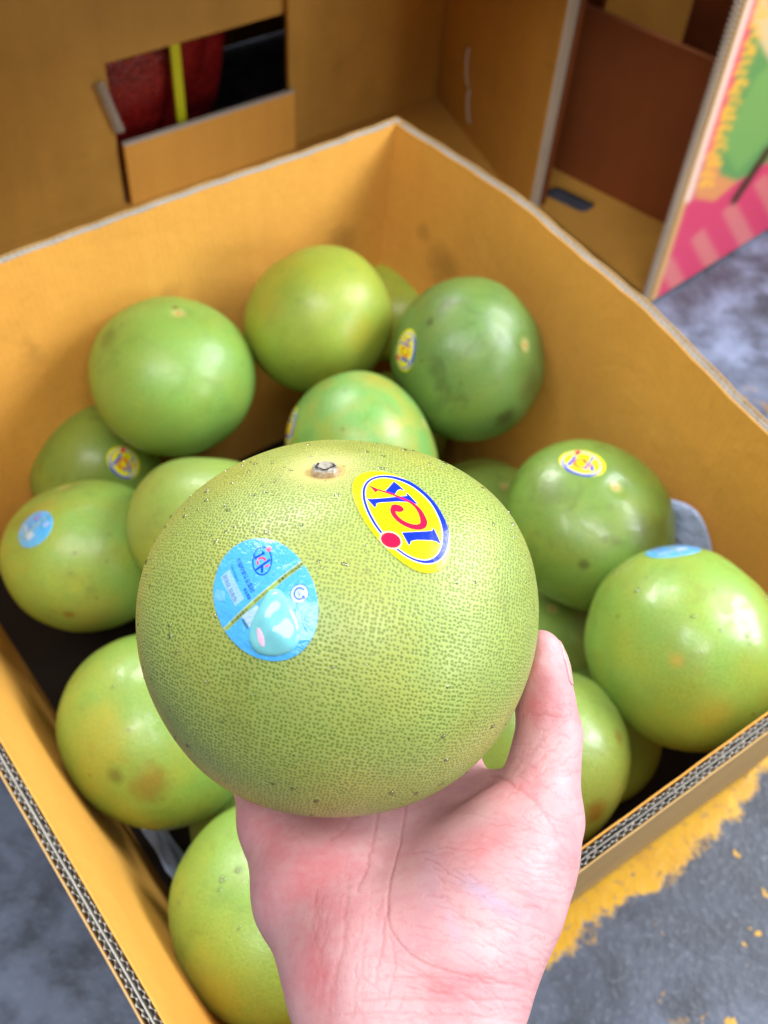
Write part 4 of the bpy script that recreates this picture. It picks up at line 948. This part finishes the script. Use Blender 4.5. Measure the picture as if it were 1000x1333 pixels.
def surface_nets(lo, hi, step):
    n = np.ceil((hi - lo) / step).astype(int) + 1
    ax = [lo[i] + step * np.arange(n[i]) for i in range(3)]
    # coarse pass to skip empty space
    cs = 6; cn = np.ceil(n / cs).astype(int) + 1
    cax = [lo[i] + step * cs * np.arange(cn[i]) for i in range(3)]
    Cg = np.stack(np.meshgrid(*cax, indexing='ij'), -1).reshape(-1, 3); cv = np.abs(sdf(Cg)).reshape(cn) < step * cs * 1.9
    G_ = np.full(n, 1.0, np.float32)
    near = np.repeat(np.repeat(np.repeat(cv, cs, 0), cs, 1), cs, 2); sh = cs // 2
    near = np.pad(near, ((sh, sh),) * 3, mode='edge')[sh:, sh:, sh:]
    nn = np.zeros(n, bool); rolled = np.repeat(np.repeat(np.repeat(cv, cs, 0), cs, 1), cs, 2)
    rolled = np.roll(np.roll(np.roll(rolled, -sh, 0), -sh, 1), -sh, 2)
    big = np.repeat(np.repeat(np.repeat(cv, cs, 0), cs, 1), cs, 2)
    m = np.zeros_like(big)
    for dx in (0, -cs + 1):
        for dy in (0, -cs + 1):
            for dz in (0, -cs + 1): m |= np.roll(big, (dx, dy, dz), (0, 1, 2))
    m = m[:n[0], :n[1], :n[2]]
    I = np.argwhere(m); X = lo + I * step
    vals = np.concatenate([sdf(X[i:i + 200000]) for i in range(0, len(X), 200000)]); G_[m] = vals
    # sign of the untouched inside: flood by nearest coarse sign
    cs_sign = sdf(Cg).reshape(cn) < 0; ins = np.repeat(np.repeat(np.repeat(cs_sign, cs, 0), cs, 1), cs, 2)[:n[0], :n[1], :n[2]]
    G_[~m & ins] = -1.0
    S = G_ < 0
    c = np.zeros(np.array(n) - 1, np.int8)
    for dx in (0, 1):
        for dy in (0, 1):
            for dz in (0, 1): c += S[dx:n[0] - 1 + dx, dy:n[1] - 1 + dy, dz:n[2] - 1 + dz]
    act = (c > 0) & (c < 8); idx = -np.ones(act.shape, int); A = np.argwhere(act); idx[act] = np.arange(len(A))
    acc = np.zeros((len(A), 3)); cnt = np.zeros(len(A))
    offs = [(a, b, c_) for a in (0, 1) for b in (0, 1) for c_ in (0, 1)]
    for o1 in offs:
        for o2 in offs:
            if sum(abs(np.subtract(o1, o2))) != 1 or o1 > o2: continue
            va = G_[tuple((A + o1).T)]; vb = G_[tuple((A + o2).T)]; cr_ = (va < 0) != (vb < 0)
            t = np.where(cr_, va / np.where(cr_, va - vb, 1), 0)[:, None]
            acc += np.where(cr_[:, None], np.array(o1) + t * (np.array(o2) - np.array(o1)), 0); cnt += cr_
    V = lo + step * (A + acc / cnt[:, None]); faces = []
    for axis in range(3):
        sl0 = [slice(None)] * 3; sl1 = [slice(None)] * 3; sl0[axis] = slice(0, -1); sl1[axis] = slice(1, None)
        E_ = np.argwhere(S[tuple(sl0)] != S[tuple(sl1)]); u, v = [(1, 2), (2, 0), (0, 1)][axis]
        E_ = E_[(E_[:, u] > 0) & (E_[:, v] > 0) & (E_[:, u] < n[u] - 1) & (E_[:, v] < n[v] - 1)]
        du = np.zeros(3, int); du[u] = 1; dv = np.zeros(3, int); dv[v] = 1
        q = np.stack([idx[tuple((E_ - du - dv).T)], idx[tuple((E_ - dv).T)], idx[tuple(E_.T)], idx[tuple((E_ - du).T)]], 1)
        flip = ~S[tuple(E_.T)]; q[flip] = q[flip][:, ::-1]; faces.append(q[(q >= 0).all(1)])
    return V, np.vstack(faces)
allp = np.vstack([p for p, _, _ in CH]); lo = allp.min(0) - .034; hi = allp.max(0) + .034
HV, HF = surface_nets(lo, hi, .00108)
def grad(P, e=4e-4):
    g = np.stack([sdf(P + np.eye(3)[i] * e) - sdf(P - np.eye(3)[i] * e) for i in range(3)], 1); return g / np.maximum(np.linalg.norm(g, axis=1, keepdims=True), 1e-9)
hand_me = mesh('hand', wd_(HV), HF, M_skin); hand = obj('hand', hand_me)
sub = hand.modifiers.new('s', 'SUBSURF'); sub.levels = 1; sub.render_levels = 1
dg = bpy.context.evaluated_depsgraph_get(); fine = bpy.data.meshes.new_from_object(hand.evaluated_get(dg)); hand.modifiers.clear(); hand.data = fine; fine.name = 'hand'
nV = len(fine.vertices); co = np.empty(nV * 3, np.float32); fine.vertices.foreach_get('co', co); co = co.reshape(-1, 3).astype(float)
no = np.empty(nV * 3, np.float32); fine.vertex_normals.foreach_get('vector', no); no = no.reshape(-1, 3).astype(float)
if np.mean(np.sum(no * (co - co.mean(0)), 1)) < 0: fine.flip_normals(); no = -no
pxy = to_px(co); facing = np.sum(no * (CAM - co), 1) > 0
crease = np.zeros(nV); disp = np.zeros(nV)
def line_dist(P, pts):
    d = np.full(len(P), 1e9)
    for a, b in zip(pts[:-1], pts[1:]):
        ba = b - a; t = np.clip((P - a) @ ba / (ba @ ba + 1e-9), 0, 1); d = np.minimum(d, np.linalg.norm(P - a - t[:, None] * ba, axis=1))
    return d
def add_crease(pts, depth, width=2.2, wob=2.0, sd=0):
    pts = np.array(pts, float); r_ = np.random.default_rng(sd); P, _ = smooth_line(pts, 24, 3); P[1:-1] += r_.normal(size=(22, 2)) * wob * .4 + (np.sin(np.linspace(0, 9, 22) + sd) * 1.6)[:, None] * np.array([.5, 1.0])
    lo_, hi_ = P.min(0) - 10, P.max(0) + 10; m = facing & (pxy > lo_).all(1) & (pxy < hi_).all(1)
    if not m.any(): return
    d = line_dist(pxy[m], P); g = np.exp(-(d / width) ** 2); disp[m] -= depth * .38 * g; crease[m] = np.maximum(crease[m], g * min(1, depth / .0007))
CRS = [([(530, 1040), (521, 1090), (511, 1135), (503, 1180), (507, 1216), (536, 1247), (580, 1263), (644, 1275)], .0007, 1.7),
       ([(491, 1050), (487, 1100), (474, 1136), (466, 1160)], .0006, 2.2), ([(468, 1058), (450, 1078), (432, 1094)], .0004, 2),
       ([(505, 1180), (497, 1230), (490, 1280)], .0005, 2), ([(452, 1168), (447, 1235), (430, 1292)], .00035, 3.0), ([(476, 1224), (468, 1270), (458, 1325)], .0003, 2.4),
       ([(425, 1240), (418, 1300)], .0002, 2.6), ([(410, 1160), (408, 1210), (420, 1260)], .0002, 2.6),
       ([(500, 1270), (560, 1273), (620, 1276), (678, 1286)], .0006, 2.2), ([(470, 1302), (540, 1300), (610, 1302), (680, 1304)], .0005, 2), ([(448, 1322), (520, 1318), (600, 1322), (680, 1330)], .0004, 2),
       ([(520, 1250), (580, 1285), (640, 1316)], .00035, 2), ([(508, 1216), (516, 1262), (500, 1310)], .00035, 1.8),
       ([(686, 928), (719, 934), (744, 931)], .0005, 2.2), ([(690, 935), (725, 940), (750, 938)], .00025, 2), ([(668, 1003), (686, 985), (708, 963)], .0003, 2.2), ([(676, 1008), (700, 990), (722, 978)], .0003, 2.2),
       ([(640, 1012), (666, 1018), (700, 1044), (726, 1084)], .0006, 2.4), ([(672, 1012), (700, 1020), (735, 1040)], .0003, 2), ([(690, 1060), (715, 1078), (740, 1112)], .0003, 2)]
for i, (p_, d_, w__) in enumerate(CRS): add_crease(p_, d_, w__, 2.0, i)
r_ = np.random.default_rng(21)
for i in range(260):      # fine wrinkles: across the thenar and wrist, lengthwise on the heel of the hand
    if i < 130: x, y = r_.uniform(560, 735), r_.uniform(1060, 1330); a_ = r_.normal(.25 + (y - 1200) * .0012, .22); L = r_.uniform(20, 70)
    elif i < 185: x, y = r_.uniform(400, 520), r_.uniform(1130, 1330); a_ = r_.normal(1.75, .2); L = r_.uniform(20, 60)
    elif i < 230: x, y = r_.uniform(480, 680), r_.uniform(1240, 1333); a_ = r_.normal(.05, .3); L = r_.uniform(25, 80)
    else: x, y = r_.uniform(670, 755), r_.uniform(900, 1060); a_ = r_.normal(-.35, .4); L = r_.uniform(12, 36)
    dv = np.array([math.cos(a_), math.sin(a_)]); nv_ = np.array([-dv[1], dv[0]]); add_crease([np.array([x, y]) + dv * L * (q - .5) + nv_ * r_.normal() * 3 * math.sin(q * 3.14) for q in (0, .33, .66, 1)], r_.uniform(.00014, .00042) * (.5 if 130 <= i < 185 else 1), 1.3, 1.2, 100 + i)
co2 = co + no * disp[:, None]; fine.vertices.foreach_set('co', co2.astype(np.float32).ravel()); fine.update(); fine.shade_smooth()
def spots(lst):
    v = np.zeros(nV)
    for x, y, rx, ry, rot, am in lst:
        dx, dy = pxy[:, 0] - x, pxy[:, 1] - y; c_, s_ = math.cos(rot), math.sin(rot); v += am * np.exp(-(((dx * c_ + dy * s_) / rx) ** 2 + ((-dx * s_ + dy * c_) / ry) ** 2))
    return np.clip(v, 0, 1) * facing
attr(fine, 'flush', spots([(410, 1125, 85, 75, .5, .30), (370, 1070, 60, 40, .3, .35), (440, 1170, 45, 60, 0, .22), (400, 1220, 30, 70, -.2, .45), (420, 1290, 26, 60, 0, .35), (640, 1100, 70, 26, -.5, .4), (700, 870, 18, 40, 0, .7), (712, 925, 30, 22, 0, .55), (715, 1000, 26, 40, .3, .35), (655, 1030, 30, 18, 0, .5), (560, 1290, 60, 18, 0, .35), (740, 1090, 20, 50, 0, .3), (640, 1270, 60, 16, .1, .4)]))
attr(fine, 'vein', spots([(625, 1160, 30, 12, .6, .9), (590, 1205, 30, 9, 1.2, .5), (560, 1140, 14, 40, .1, .35), (660, 1185, 26, 9, .5, .5)]))
attr(fine, 'crease', crease)
tag(hand, 'bare right hand holding the large pomelo from below, its thumb at the right', 'hand')
# thumb nail, facing right
def nail():
    a, b = cc(707, 893, .393), cc(703, 838, .390); ax_ = unit(b - a); ref = unit(np.array([1.0, .05, .28])); ref = unit(ref - ax_ * (ref @ ax_)); sd = np.cross(ax_, ref); V = []; f = []; n, m = 14, 12
    for i in range(n + 1):
        q = i / n; wdt = .95 * min(1, math.sqrt(max(.02, 1 - ((q - .5) / .53) ** 4)))
        for j in range(m + 1):
            t = (j / m - .5) * 2 * wdt; rad_ = .0098 * (1 - q) + .0080 * q + .0001 * math.cos(t)
            d = ref * math.cos(t) + sd * math.sin(t); p = a + (b - a) * q
            # land on the flesh, then sit just proud of it
            s_ = rad_ * .4
            for _ in range(14): s_ -= sdf((p + d * s_)[None])[0] * .9
            V.append(p + d * (s_ + .00035))
    for i in range(n):
        for j in range(m): f.append((i * (m + 1) + j, (i + 1) * (m + 1) + j, (i + 1) * (m + 1) + j + 1, i * (m + 1) + j + 1))
    o = obj('thumb_nail', mesh('thumb_nail', wd_(np.array(V)), f, M_nail), hand)
    so = o.modifiers.new('t', 'SOLIDIFY'); so.thickness = .0005; so.offset = -1
nail()
